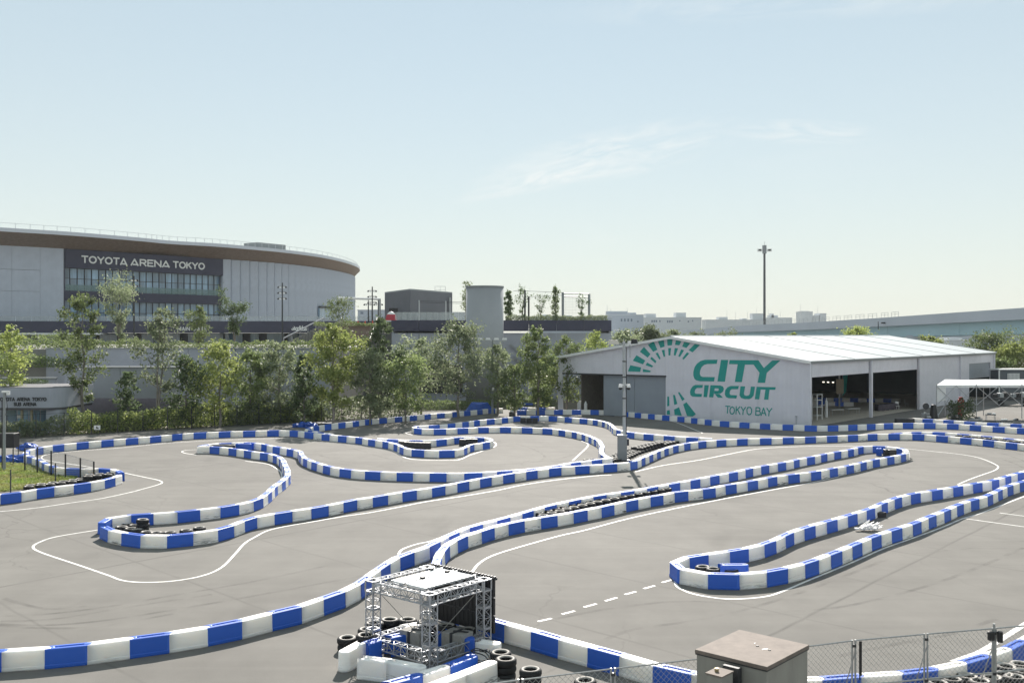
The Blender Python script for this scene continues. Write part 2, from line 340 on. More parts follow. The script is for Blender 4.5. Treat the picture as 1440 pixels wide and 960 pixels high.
def catmull(pts, n=6):
    out = []
    for i in range(len(pts) - 1):
        p0 = pts[max(i - 1, 0)]; p1 = pts[i]; p2 = pts[i + 1]; p3 = pts[min(i + 2, len(pts) - 1)]
        for k in range(n):
            t = k / n
            out.append(.5 * ((2 * p1) + (-p0 + p2) * t + (2 * p0 - 5 * p1 + 4 * p2 - p3) * t * t + (-p0 + 3 * p1 - 3 * p2 + p3) * t ** 3))
    out.append(pts[-1]); return out
def ribbon(name, pxs, wd, z, m, parent, smooth=True):
    pts = [P(x, y) for x, y in pxs]; pts = [Vector((p.x, p.y, 0)) for p in pts]
    if smooth: pts = catmull(pts, 5)
    b = MB(); n = len(pts); L = []; Rr = []
    for i, p in enumerate(pts):
        d = (pts[min(i + 1, n - 1)] - pts[max(i - 1, 0)]).normalized(); nn = Vector((-d.y, d.x, 0)) * wd / 2
        L.append((p.x + nn.x, p.y + nn.y, z)); Rr.append((p.x - nn.x, p.y - nn.y, z))
    b.v = L + Rr
    for i in range(n - 1): b.f.append((n + i, n + i + 1, i + 1, i)); b.m.append(0)
    return b.build(name, m, parent)
LINES = [
 [(138,744.7),(81,754),(58,761),(46.5,768.5),(58,776.5),(108.4,793.5),(151.7,808.4),(173.4,816),(203,818.4),(243.8,816.5),(284.5,809.2),(311.5,797.5),(330.5,778.6),(344,763.7),(360,754),(376,746),(400.6,740),(441,733),(482,726),(520,720.5),(560,713),(600,705),(650,697.5),(700,689),(733,682),(783,674.5),(840,668.5),(860,667.5)],
 [(893,663),(933,654),(983,646.7),(1033,636.7),(1058,632),(1083,629.5),(1116.7,628),(1160,627),(1220,627.5),(1280,631.3),(1316.7,635),(1350,638.5),(1375,643),(1391.7,649),(1402.5,654.5),(1403,658),(1396.7,662),(1380,667.8),(1363,674),(1346.7,681)],
 [(652,838),(659,814),(666.7,800),(675,791),(690,782),(720,771.8),(785,753.5),(823,745),(882,729.3),(950,714.5),(1021,700.5),(1083,689),(1133,680),(1180,670)],
 [(560.5,779),(566,772),(585,765),(604,761),(618,756)],
 [(949,816.5),(953,824.7),(969,832.8),(991,838),(1018,841.5),(1045,841.5),(1080,837.7),(1107,828.5),(1134,817),(1161,806),(1202,789),(1242.6,771),(1280.5,757.5),(1324,741.5),(1353.7,729),(1378,721.7),(1418.7,706),(1450,694)],
 [(0,719),(50,714),(100,706.7),(141.7,700.8),(183,692),(203,686.7),(221,681.7),(228,678.3),(223,675),(208,671.7),(175,664.7)],
 [(130,657),(96,651.8),(76,649),(62,646),(58.5,643),(64,639.5),(84,636.3),(120,633),(170,629.5),(240,622.5),(320,618.5),(400,616),(440,618.5),(500,625),(540,631.7),(555,635),(565,641),(576.7,645),(598,646.7),(631.7,647),(646.7,645.8),(660,640),(678,634),(695,628),(697.5,624),(694,621)],
 [(292,631.5),(275,632),(261.7,633),(255.8,635),(261.7,637.3),(276,639.5)],
 [(345,648),(375,652),(386.7,657),(395,664),(396,672)],
 [(586,606.5),(573,607.5),(571.7,609),(580,611),(600,612)],
 [(818,620),(826,623),(826.7,626.7),(820,634),(805,647.5)],
 [(938,591.7),(951.7,594),(988,608.7)],
]
for i, l in enumerate(LINES): ribbon('white_line', l, .12, .008, M_LINE, trk)
ribbon('white_line', [(1353.7,728.5),(1440,740.5),(1490,747)], .12, .012, M_LINE, trk, False)
ribbon('white_line', [(1406,721),(1440,725.5),(1480,731)], .12, .012, M_LINE, trk, False)
ribbon('white_line', [(1340,930),(1362,922),(1378,916),(1402,902),(1440,878),(1480,852)], .22, .008, M_LINE, trk)
for a, c in (((135,640),(205,624)),((260,602),(325,585)),((373,566),(438,548)),((484,534),(544,516)),((586,500),(643,485)),((684,470),(741,454)),((778,438),(832,423))):
    ribbon('dashed_line', [(720 + a[0] / 3.69, 700 + a[1] / 3.69), (720 + c[0] / 3.69, 700 + c[1] / 3.69)], .13, .008, M_LINE, trk, False)
# rubber marks
M_SKID = mat('rubber_mark', (.06, .055, .05), .8, alpha=.22); t, bs = nodes(M_SKID)
tc = t.nodes.new('ShaderNodeTexCoord'); nn_ = t.nodes.new('ShaderNodeTexNoise'); nn_.inputs['Scale'].default_value = .8; nn_.inputs['Detail'].default_value = 6
t.links.new(tc.outputs['Object'], nn_.inputs[0]); t.links.new(tmath(t, 'MULTIPLY_ADD', nn_.outputs[0], .9, -.36, True), bs.inputs['Alpha'])
def z1(x, y): return (x / 3.69, 700 + y / 3.69)
SK = [[z1(-60,612),z1(200,605),z1(500,572),z1(900,505),z1(1329,430),z1(1700,350)],[z1(-60,650),z1(200,660),z1(500,640),z1(900,580),z1(1329,505),z1(1900,400)],[z1(0,640),z1(300,625),z1(700,560),z1(1100,500)],
      [z1(20,520),z1(100,545),z1(250,575),z1(450,560)],[z1(-60,655),z1(150,672),z1(500,668),z1(900,600)],
      [(1340,637),(1390,641),(1420,649),(1440,658)],[(1350,632),(1400,636),(1430,644),(1455,655)],[(1330,641),(1375,647),(1405,657)],[(1360,629),(1410,633),(1445,641)],
      [(840,905),(890,885),(1000,868),(1120,835),(1250,785)],[(780,870),(860,855),(960,845),(1060,850)],[(1180,922),(1260,905),(1340,890),(1400,870)],[(1100,860),(1200,850),(1330,815),(1440,770)],
      [(650,655),(720,652),(780,646),(810,638)],[(700,622),(740,628),(765,640),(760,648)],[(450,640),(480,648),(540,655)],[(480,625),(560,648),(640,655),(720,655)]]
for s_ in SK:
    ribbon('rubber_mark', s_, .22, .006, M_SKID, trk)

# ------------------------------------------------------------------ kart barriers
BH, BWD, BL = .59, .40, 1.13
def block_mesh(name, m, L=BL):
    """hollow plastic barrier block: concave end at x=0, round nose past x=L, grooved top"""
    r = BWD / 2; g = .012; v = []; f = []
    n = 6
    def ring(z, ins, x_in=0.0):
        rr = r - ins; pts = []
        for i in range(n + 1):                      # concave end, from +y to -y
            a = math.pi / 2 - math.pi * i / n; q = rr if True else r
            pts.append((max(g, math.cos(a) * (rr + g)) + ins * .3, math.sin(a) * rr, z))
        for i in range(n + 1):                      # round nose
            a = -math.pi / 2 + math.pi * i / n
            pts.append((L - g + math.cos(a) * rr - ins * .2, math.sin(a) * rr, z))
        return pts
    rings = [ring(0.0, .0), ring(.03, -.012), ring(.10, -.012), ring(.12, .0), ring(BH - .035, .008), ring(BH - .010, .016), ring(BH, .036)]
    k = len(rings[0])
    for rg in rings: v += rg
    for j in range(len(rings) - 1):
        for i in range(k):
            i2 = (i + 1) % k; f.append((j * k + i, j * k + i2, (j + 1) * k + i2, (j + 1) * k + i))
    f.append(tuple(reversed(range(k))))
    # top with a long oval recess
    top = [(len(rings) - 1) * k + i for i in range(k)]
    o = []; me_n = 6; cx0, cx1, rr = .30, L - .10, .075
    ov = []
    for i in range(me_n + 1):
        a = math.pi / 2 + math.pi * i / me_n; ov.append((cx0 + math.cos(a) * rr, math.sin(a) * rr))
    for i in range(me_n + 1):
        a = -math.pi / 2 + math.pi * i / me_n; ov.append((cx1 + math.cos(a) * rr, math.sin(a) * rr))
    b0 = len(v); v += [(x, y, BH) for x, y in ov]; b1 = len(v)
    v += [((x - (cx0 + cx1) / 2) * .96 + (cx0 + cx1) / 2, y * .72, BH - .03) for x, y in ov]
    kk = len(ov)
    for i in range(kk):
        i2 = (i + 1) % kk
        f.append((b0 + i, b0 + i2, b1 + i2, b1 + i)); f.append((top[i], top[(i + 1) % k], b0 + i2, b0 + i))
    f.append(tuple(b1 + i for i in range(kk)))
    for (cx_c, rc_, hc) in ((.0 + L + .02, .075, .012), (cx0 + .06, .035, -.012)):     # pin boss at the nose, filler cap in the recess
        nb_ = len(v); zt_c = BH + hc
        v += [(cx_c + math.cos(2 * math.pi * i / 10) * rc_, math.sin(2 * math.pi * i / 10) * rc_, BH - .03) for i in range(10)] + [(cx_c + math.cos(2 * math.pi * i / 10) * rc_ * .85, math.sin(2 * math.pi * i / 10) * rc_ * .85, zt_c) for i in range(10)]
        for i in range(10): j = (i + 1) % 10; f.append((nb_ + i, nb_ + j, nb_ + 10 + j, nb_ + 10 + i))
        f.append(tuple(nb_ + 10 + i for i in range(10)))
    me = bpy.data.meshes.new(name); me.from_pydata(v, [], f); me.materials.append(m)
    bm = bmesh.new(); bm.from_mesh(me); bmesh.ops.recalc_face_normals(bm, faces=bm.faces)
    for fc in bm.faces: fc.smooth = len(fc.verts) == 4 and fc.calc_area() < .06 and abs(fc.normal.z) < .6 and abs(fc.normal.x) > .12
    bm.to_mesh(me); bm.free(); me.update(); return me
ME_W = block_mesh('white_block', M_BW); ME_B = block_mesh('blue_block', M_BB); ME_K = block_mesh('black_block', M_BK)
BLOCKS = []
SCUFF = {'front barrier': .15, 'barrier with': 1.0, 'nearest': .1, 'long narrow': .45, 'S shaped': .5, 'long barrier': .75, 'outer': .3, 'blue and white barrier round': .7, 'barrier in front of the grass': .8, 'rear': .25}
def barrier(label, pxs, start=0, doubles=(), z=BH, pts=None, pitch=BL, pat=None, rev=False):
    if pts is None: pts = [P(x, y, z) for x, y in pxs]
    pts = [Vector((p.x, p.y, 0)) for p in pts]
    if rev: pts = pts[::-1]
    s = [0]
    for i in range(1, len(pts)): s.append(s[-1] + (pts[i] - pts[i - 1]).length)
    tot = s[-1]
    root = thing('track_barrier', label, 'barrier', pts[0], 0, 'blue and white kart track barriers')
    # walk with a fixed chord length
    dense = []
    for i in range(len(pts) - 1):
        m_ = max(2, int((pts[i + 1] - pts[i]).length / .06))
        for k in range(m_): dense.append(pts[i].lerp(pts[i + 1], k / m_))
    dense.append(pts[-1]); joints = [dense[0]]
    for p in dense:
        if (p - joints[-1]).length >= pitch: joints.append(p)
    col = start; nblk = 0; sf_ = next((v for k_, v in SCUFF.items() if label.startswith(k_)), .3)
    for i in range(len(joints) - 1):
        d = joints[i + 1] - joints[i]; c = pat[i % len(pat)] if pat else ('BW'[(col) % 2])
        if i in doubles: pass
        else: col += 1
        me = {'W': ME_W, 'B': ME_B, 'K': ME_K}[c]
        o = bpy.data.objects.new('barrier_block', me); link(o, root); o.color = (sf_, sf_, sf_, 1)
        jit = random.uniform(-.012, .012)
        o.location = (joints[i].x - pts[0].x, joints[i].y - pts[0].y, .004); o.rotation_euler = (0, 0, math.atan2(d.y, d.x) + jit)
        o.scale = (d.length / BL, 1, random.uniform(.992, 1.008)); nblk += 1
    BLOCKS.append((label, nblk)); return root, joints
RA = [(-60,921),(0,914),(57,910.8),(112,906),(168,898.5),(223,891.5),(276.5,883),(325,875),(360,864.4),(387,860),(411.5,854.5),(444,843),(472.5,834),(494.7,824.7),(509.6,815),(522.6,805.7),(537.5,795),(555,784),(572.7,777),(591.7,771),(609.3,763.7),(628,753),(655,741.7),(667,738),(700,730),(733,721),(758,713.5),(783,707.5),(817,700.5),(840,696),(866.7,692.5),(900,687.5),(926.7,682.5),(955,677.5),(981.7,672.5),(1008,667.5),(1031.7,663.3),(1053,658.3),(1075,654),(1095,650.8),(1116.7,646.7),(1123,644.5),(1141.7,641.7),(1158,638),(1175,635),(1195,631.7),(1205,628.5),(1215,626.8),(1230,626.3),(1250,627.5),(1266.7,629.5),(1275,632.5),(1276,635.5),(1268,638.5),(1256.7,640.8),(1238,644),(1226,646),(1210,650),(1193,654),(1173,657.5),(1151.7,661.5),(1136.7,663.7),(1121.7,665.5),(1093,668.8),(1071.7,672.8),(1045,677.5),(1016.7,682),(999,686),(981.7,688),(948,691.5),(931,695),(914,697.5),(880,704),(863,708),(846.7,711.7),(828,715),(808,719),(788,722.5),(766.7,726),(746.7,729),(726.7,732.5),(706.7,736.7),(688,741.7),(670,747.5),(650,753.5),(637,760),(625,768),(618,777),(613,789),(612,803),(618,822),(633,843),(660,860),(680,867),(703.5,872.6),(723,879),(756,887),(790,897),(824,906),(860.5,915),(896.6,926),(940,938),(985,947),(1040,953),(1090,954.5),(1148,953.5),(1196.6,949.4),(1248,947),(1291.5,942.6),(1329.4,936.4),(1364.6,927.7),(1391.7,919.5),(1418.8,910),(1440,899),(1475,880),(1510,855)]
i1 = RA.index((1276,635.5)); i2 = RA.index((618,822))
barrier('front barrier sweeping from the left edge past the truss tower to the far hairpin', RA[:i1 + 1], 0)
barrier('barrier with scuffed white blocks, front side of the long tyre filled strip', RA[i1:i2 + 1], 1)
barrier('nearest blue and white barrier curving behind the utility box and chain link fence', RA[i2:], 0)
RD = [(1530,640),(1480,651),(1440,662.5),(1423,666.7),(1410,670.5),(1395,675),(1365,680),(1338,684.7),(1311.7,689),(1283,693.3),(1260,699),(1241.7,706),(1225,713.7),(1202,721),(1174.8,729),(1142,738),(1115,746),(1093.5,756),(1080,762),(1056,769),(1031.7,773),(1007,776.7),(972,781),(955.8,785),(948,790),(952,796),(964,801),(985.6,805),(1023.5,807),(1062.8,805),(1080,802.4),(1112.5,796.5),(1137,789.4),(1172,776.5),(1196.5,766.4),(1225,754),(1255,744),(1283,735.8),(1303,726.7),(1316.7,721.7),(1328,717.5),(1341.7,710.8),(1360,704),(1383,698),(1396.7,691.7),(1410,685),(1425,680),(1440,675.8),(1475,666),(1510,657)]
barrier('long narrow loop of blue and white barrier with its pointed tip at right front', RD, 0)
RE = [(277.5,627.3),(283,626.6),(293,627),(320,629),(340,631.7),(358,634.7),(378,637),(391.7,641),(398,646),(401,653.5),(405,661.7),(404.5,668),(396.7,675.5),(385,683),(376.7,691.7),(365,700),(350,705),(336.7,708),(318,711.3),(288,715),(258,718.3),(226.7,720.8),(196.7,722.3),(170,724.5),(153,728),(143,733),(146,739.3),(156.7,744.5),(175,748.5),(195,751.5),(220,753.3),(258,750),(295,746),(320,740),(338,732.5),(360,725.7),(390,720.6),(415,717),(442.5,713),(468,708.4),(490,703.5),(510,700),(531.7,697),(556.7,692.5),(575,689.5),(596.7,686.5),(616.7,683.5),(635,680),(653,676.7),(671.7,673),(701.7,668),(731,663.5),(763,659),(791.7,656),(825,654),(856.7,652),(881.7,650),(893,647.5),(903,643),(918,636.7),(930,631.7),(943,627.5),(963,623),(986.7,620),(1023,617.5),(1051.7,616.3),(1080,615.8),(1108,614.9),(1136.7,613.9),(1176.7,612.5),(1206.7,611.2),(1230,610),(1255,609.5),(1285,609.8),(1300,610.5),(1331.7,613),(1361.7,615.5),(1406.7,620.3),(1440,624),(1490,632)]
k1 = RE.index((146,739.3))
barrier('S shaped blue and white barrier bending into the tyre filled hairpin at left', RE[:k1 + 1], 1)
barrier('long barrier running from the left hairpin past the lamp mast to the right edge', RE[k1:], 0)
RF = [(280,626.8),(300,623.3),(333,621.8),(350,621.6),(366.7,623),(385,627),(400,629.3),(416,632.2),(423,634.5),(424,638.5),(428,643),(440,648.3),(455,653),(470,656.7),(486.7,659.3),(505,661.2),(526.7,662.4),(548,663.2),(571.7,664),(616.7,664.8),(663,664.7),(685,663.3),(706.7,661.6),(730,660.2),(756.7,657.7),(780,654.6),(805,650),(835,646.5),(858,643.5)]
barrier('blue and white barrier curving right from the white tipped corner behind the S bend', RF, 0)
RG = [(858,643.5),(848,639.5),(845.5,634),(847,627),(843,619.5),(833,614.3),(821.7,610.2),(808,607),(795,605),(778,602.6),(750,601.2),(726.7,600.4),(700,600.2),(671.7,600.6),(646.7,601.9),(618,603),(601.7,603),(588,602.2),(581,600.8),(583,599),(592,598.2),(613,597.7),(626.7,596.3),(640,595),(656.7,593),(670,590.9),(680,589.9),(700,588.3),(715,586.6),(723,585.4),(736.7,585),(756.7,584.6),(780,585),(790,585.8),(810,587.5),(830,589),(846.7,591.7),(856,594.5),(861.7,598.5),(864,602),(871.7,604.5),(881.7,606.7),(900,608.8),(925,611),(950,613.2),(995,615.6),(1010,617)]
barrier('blue and white barrier loop left of the lamp mast around the middle infield', RG, 1)
RL = [(-60,702),(0,694.7),(21.7,692.5),(50,687.5),(76.7,684),(105,680.8),(131.7,677),(153,672.5),(166,668.5),(171,664.5),(165,660.5),(153,658.5),(140,658),(116.7,658.7),(95,658),(80,656.7),(66.7,652.5),(57.5,646.7),(46.7,642.5),(38,640.5),(34.5,636.7),(39,632.7),(50,629.7),(63,627.5),(75,625.8),(90,624.2),(106.7,622.5),(123,621),(141.7,619.3),(160,617.8),(178,616.3),(200,614.7),(223,612.5),(248,610.2),(263,608.8),(293,607.5),(323,606.2),(355,605.5),(385,604.7),(411.7,605),(425,606),(443,608.8),(463,610.8),(486.7,613),(506.7,614.7),(521.7,617.5),(540,620),(555,623),(562,625.5),(566,628.3),(574,630.8),(586.7,632),(605,632.8),(623,633),(643,632.3),(652,630),(656,627),(664,624.3),(683,621.7),(691,619.3),(690,616.9),(682,615),(668,614.1),(656.7,613.8),(641.7,614.3),(630,616.2),(618,617.8),(603,618.8),(580,618.8),(555,617.6),(530,615.8)]
kL = RL.index((171,664.5)); kM = RL.index((443,608.8))
barrier('barrier in front of the grass at the left edge, tyres piled behind it', RL[:kL + 1], 0)
barrier('outer blue and white barrier along the hedge at left, turning round the grass', RL[kL:kM + 1], 0)
barrier('blue and white barrier round the teardrop island with black blocks, centre of the track', RL[kM:], 1)
RM = [(468,609.8),(452,607.8),(438,605.5),(431,603.2),(438,600.3),(455,597.3),(473,595),(495,592.5),(511.7,590.2),(528,588.5),(550,586.7),(571.7,584.9),(595,583),(613,581.2),(633,579.9),(651.7,578),(670,576.5),(685,574.9),(703,573.9),(716,573.5)]
barrier('blue and white barrier climbing in front of the hedge towards the blue tarpaulin', RM, 1)
barrier('short blue and white barrier left of the hangar, half hidden by the one in front', [(717,572.3),(747.5,572.8),(770,573),(786,572.3)], 1)
RN = [(727,576.6),(755,576.6),(783,576.2),(806.7,576),(828,576.1),(848,576.5),(865,577.7),(883,579),(903,581),(921.7,582.7),(941.7,584.4),(961.7,586),(978,588),(995,589.9),(1013,591.8),(1042,593.6),(1071,595.2),(1093,596.5),(1121.7,597.3),(1146.7,598.4),(1175,598),(1200,597.2),(1221.7,596.4),(1243,595.4),(1265,594.8),(1291.7,594.7),(1316.7,595),(1346.7,596),(1373,597.7),(1400,599.6),(1428,601.2),(1450,602.5),(1490,606)]
barrier('rear blue and white barrier passing right in front of the hangar wall', RN, 0)
barrier('blue and white barrier in front of the frame tent at the right edge', [(1283,587.6),(1308,589),(1340,591),(1381.7,593.9),(1411.7,595),(1440,596.6),(1480,600)], 1)
barrier('barrier half hidden behind the long one, tyres stacked before it at right edge', [(1255,609),(1275,607.7),(1298,607),(1316.7,607.2),(1343,608.9),(1380,612),(1420,616),(1460,621)], 0)

# loose black blocks
BK = MB(); BK.box((0, 0, .29), (.62, .5, .58)); ME_BK = bevel(BK.mesh('black_block', M_BK), .04, 2)
ORD8 = 'first second third fourth fifth sixth seventh eighth'.split()
def black_blocks(pxs, lab0, z=.58):
    for i_, (x, y) in enumerate(pxs):
        lab = lab0 if len(pxs) == 1 else ORD8[i_] + ' from the left, ' + lab0
        p = P(x, y, z); o = put('foam_block', ME_BK, None, (p.x, p.y, .004), (0, 0, random.uniform(-.15, .15))); tag(o, lab, 'block', 'loose black blocks on the track')
black_blocks([(735.5,587.3),(744,587.6),(752.5,587.6)], 'black block against the barrier left of the hangar')
black_blocks([(719.5,579.5)], 'single black block at the barrier end left of the hangar')
black_blocks([(1263,588.3),(1269,588.3),(1275,588.2),(1281,588.2)], 'black block in the row beside the open hangar side')
black_blocks([(566,620.2),(573,621),(580,621.4),(587,621.6),(594,621.8),(601,622)], 'black block at the left inside the teardrop island')
black_blocks([(651,617.2),(656,616.8),(661,616.6),(667,616.6)], 'black block at the right inside the teardrop island')
black_blocks([(1248.5,631.5),(1254,632)], 'black block inside the far right hairpin')
black_blocks([(303,624.8),(310,625),(318,625),(325,625.3)], 'black block behind the left corner barrier')
def loose_block(me, px, py, rz, lab, z=BH, sx=1):
    p = P(px, py, z); o = put('loose_barrier_block', me, None, (p.x, p.y, .004), (0, 0, rz), (sx, 1, 1)); tag(o, lab, 'barrier block', 'loose barrier blocks'); return o
loose_block(ME_B, 1010.5, 793.5, .05, 'loose blue barrier block beside the tyres in the right front loop', sx=.95)
loose_block(ME_B, 1236, 631, 1.2, 'loose blue barrier block inside the far right hairpin', sx=.7)
loose_block(ME_B, 332, 623.6, 0, 'loose blue barrier block standing among black blocks near the left corner')
p = P(1238, 727); b = MB(); b.box((0, 0, .14), (.5, .35, .28)); b.cm = 0
o = b.build('crate', M_BLACK, None, loc=(p.x, p.y, .006), rz=.4); tag(o, 'small black crate on the asphalt by the right loop barrier', 'crate')

# ------------------------------------------------------------------ tyres
def tyre_mesh():
    prof = [(.175, .03), (.19, .0), (.25, -.008), (.30, .015), (.318, .05), (.32, .10), (.318, .15), (.30, .185), (.25, .208), (.205, .202), (.175, .17), (.20, .10)]
    n = 18; v = []; f = []; mi = []
    for i in range(n):
        a = 2 * math.pi * i / n; c, s = math.cos(a), math.sin(a)
        for r, z in prof: v.append((r * c, r * s, z))
    k = len(prof)
    for i in range(n):
        i2 = (i + 1) % n
        for j in range(k):
            j2 = (j + 1) % k; f.append((i * k + j, i2 * k + j, i2 * k + j2, i * k + j2)); mi.append(1 if j in (8, 9) or j in (0,) else 0)
    me = bpy.data.meshes.new('tyre'); me.from_pydata(v, [], f); me.materials.append(M_RUB); me.materials.append(M_RIMLIT)
    me.polygons.foreach_set('material_index', mi); me.polygons.foreach_set('use_smooth', [True] * len(f))
    bm = bmesh.new(); bm.from_mesh(me); bmesh.ops.recalc_face_normals(bm, faces=bm.faces); bm.to_mesh(me); bm.free(); me.update(); return me
ME_T = tyre_mesh(); NT = 0
ORD = 'first second third fourth fifth sixth seventh eighth ninth tenth eleventh twelfth thirteenth fourteenth fifteenth sixteenth seventeenth eighteenth nineteenth twentieth'.split() + ['twenty-' + w_ for w_ in 'first second third fourth fifth sixth seventh eighth ninth'.split()] + ['thirtieth'] + ['thirty-' + w_ for w_ in 'first second third fourth fifth sixth seventh eighth ninth'.split()]
LAY = {1: [''], 2: ['lower', 'upper'], 3: ['bottom', 'middle', 'top']}
def tyres(x, y, n, place, grp, k0=0, row='', jit=.03, z0=.004, tilt=.03):
    global NT
    for k in range(n):
        o = put('tyre', ME_T, None, (x + random.uniform(-jit, jit), y + random.uniform(-jit, jit), z0 + .203 * k + (.012 if tilt else 0)),
                (random.uniform(-tilt, tilt), random.uniform(-tilt, tilt), random.uniform(0, 6)))
        ro = ('%s row ' % row) if row else ''
        if k0 is None: lab = ('%s tyre of the stack %s' % (LAY[n][k], place)) if n > 1 else 'black tyre ' + place
        elif n == 1: lab = '%s %styre from the left %s' % (ORD[k0], ro, place)
        else: lab = '%s tyre of the %s %sstack from the left %s' % (LAY[n][k], ORD[k0], ro, place)
        tag(o, lab, 'tyre', grp); NT += 1
def tyre_px(pxs, n, place, grp, single=False, **kw):
    for i, (x, y) in enumerate(sorted(pxs)):
        p = P(x, y, .21 * n); tyres(p.x, p.y, n, place, grp, None if single else i, **kw)
def tyre_rows(pxs, offs, n, place, grp, step=.64, z=.42, names=('front', 'middle', 'rear')):
    pts = [P(x, y, z) for x, y in pxs]; pts = [Vector((p.x, p.y, 0)) for p in pts]; d2 = catmull(pts, 14)
    for r, off in enumerate(offs):
        last = None; cnt = 0; row = '' if len(offs) == 1 else names[r]
        for i in range(len(d2) - 1):
            d = (d2[i + 1] - d2[i]).normalized(); q = d2[i] + Vector((-d.y, d.x, 0)) * off
            if last is None or (q - last).length >= step + random.uniform(-.02, .06):
                if last is None and r % 2: last = q - d * step * .5; continue
                last = q; tyres(q.x, q.y, n, place, grp, cnt, row); cnt += 1
tyre_px([(171.7,740),(183,742.2),(194,744),(206.7,746.7),(220,748),(238,747.5),(261.7,744.7),(280,741)], 1, 'along the inside of the left hairpin', 'tyres in the left hairpin')
tyre_px([(179,735.5),(190,737.5)], 1, 'behind the row at the left hairpin tip', 'tyres in the left hairpin')
tyre_px([(201,729.5)], 3, 'standing inside the left hairpin', 'tyres in the left hairpin', single=True)
tyre_px([(988,795.4),(1004.5,798.6),(1028,800)], 2, 'at the right front loop tip', 'tyres in the right front loop')
tyre_rows([(757,722.5),(800,711.5),(840,702.5),(880,694.5),(910,689),(940,683.5)], (-.33, .33), 2, 'of the middle strip', 'tyres in the middle strip', names=('front', 'rear'))
tyre_rows([(844,649),(866,647),(884,644),(900,637),(920,630),(940,624),(958,620)], (.42, 1.06, 1.68), 1, 'beside the lamp mast', 'tyres beside the lamp mast', z=.2)
tyre_rows([(846,646.5),(862,645)], (.0,), 2, 'left of the lamp mast foot', 'tyres beside the lamp mast')
tyre_rows([(916,630),(930,626),(946,622)], (1.0, 1.6), 2, 'where barriers meet', 'tyres beside the lamp mast', names=('front', 'rear'))
tyre_rows([(45,684.5),(75,681),(105,677.5),(131,673.5),(150,669)], (.42, 1.05), 1, 'at the edge of the grass', 'tyres by the grass', z=.2, names=('front', 'rear'))
tyre_rows([(115,667),(135,665),(155,663.5)], (-1.0, -.3), 2, 'right of the grass', 'tyres by the grass', names=('front', 'rear'))
tyre_rows([(1348,612),(1380,615),(1412,618.5),(1450,622.5)], (.0,), 3, 'at the right edge', 'tyres at the right edge', z=.6)
tyre_px([(489,895.5)], 2, 'farthest left of the truss tower', 'tyres around the truss tower', single=True)
tyre_px([(514,890.6),(517,882.5),(527,874),(548,869),(574,869)], 3, 'behind the left tower legs', 'tyres around the truss tower')
tyre_px([(629.6,877.5),(658.7,883),(600,872)], 3, 'under the video screen', 'tyres around the truss tower')
tyre_px([(703.7,915),(711,924)], 3, 'just right of the truss tower', 'tyres around the truss tower')
tyre_px([(745,939.4)], 3, 'standing alone near the leftmost visible fence post', 'tyres around the truss tower', single=True)
tyre_px([(821.7,955)], 2, 'at the bottom edge left of the utility box', 'tyres by the chain link fence', single=True)
tyre_px([(1228,957),(1318,958),(1340,953),(1362,949),(1380,956),(1395,951),(1411,946),(1428,950),(1440,942),(1414,935),(1436,932)], 2, 'behind the fence', 'tyres by the chain link fence')

# ------------------------------------------------------------------ letters as strokes or polygons on a plane
class Plane:
    def __init__(s, o, u): s.o = Vector(o); s.u = Vector(u).normalized(); s.n = Vector((s.u.y, -s.u.x, 0))   # n faces the camera side
    def px(s, x, y, off=0):
        d = Vector(((x - 720) / FPX, 1, -(y - HOR) / FPX)); c = Vector((0, 0, CAM_H)); o = s.o + s.n * off
        t = (o - c).dot(s.n) / d.dot(s.n); return c + d * t
    def at(s, a, z, off=0): return s.o + s.u * a + Vector((0, 0, z)) + s.n * off
def poly_print(name, pl, polys, m, parent, off=.012, th=.01):
    """flat print: each pixel polygon laid on the plane and given a film thickness"""
    for k, poly in enumerate(polys):
        pts = [pl.px(x, y, off) for x, y in poly]
        me = bpy.data.meshes.new(name); bm = bmesh.new(); vs = [bm.verts.new(p) for p in pts]; fc = bm.faces.new(vs); bm.normal_update()
        if fc.normal.dot(pl.n) < 0: fc.normal_flip()
        bmesh.ops.triangulate(bm, faces=[fc]); r = bmesh.ops.extrude_face_region(bm, geom=list(bm.faces)); bmesh.ops.translate(bm, verts=[e for e in r['geom'] if isinstance(e, bmesh.types.BMVert)], vec=pl.n * th)
        bm.to_mesh(me); bm.free(); me.materials.append(m); link(bpy.data.objects.new(name, me), parent)
def stroke_print(name, pl, strokes, wd, m, parent, off=.012, th=.01):
    """strokes: list of polylines in plane coordinates (a, z)"""
    b = MB(); k = 0
    for st in strokes:
        for (a0, z0), (a1, z1_) in zip(st[:-1], st[1:]):
            d = Vector((a1 - a0, z1_ - z0)); L = d.length
            if L < 1e-6: continue
            d /= L; e = wd * .35; n = Vector((-d.y, d.x)) * wd / 2; o_ = off + .0012 * (k % 9); k += 1
            pts = [(a0 - d.x * e + n.x, z0 - d.y * e + n.y), (a0 - d.x * e - n.x, z0 - d.y * e - n.y), (a1 + d.x * e - n.x, z1_ + d.y * e - n.y), (a1 + d.x * e + n.x, z1_ + d.y * e + n.y)]
            b.slab([pl.at(a, z, o_) for a, z in pts], pl.n, th)
    return b.build(name, m, parent, fix=True)
def arc(cx, cy, rx, ry, a0, a1, n=10): return [(cx + rx * math.cos(R_(a0 + (a1 - a0) * i / n)), cy + ry * math.sin(R_(a0 + (a1 - a0) * i / n))) for i in range(n + 1)]
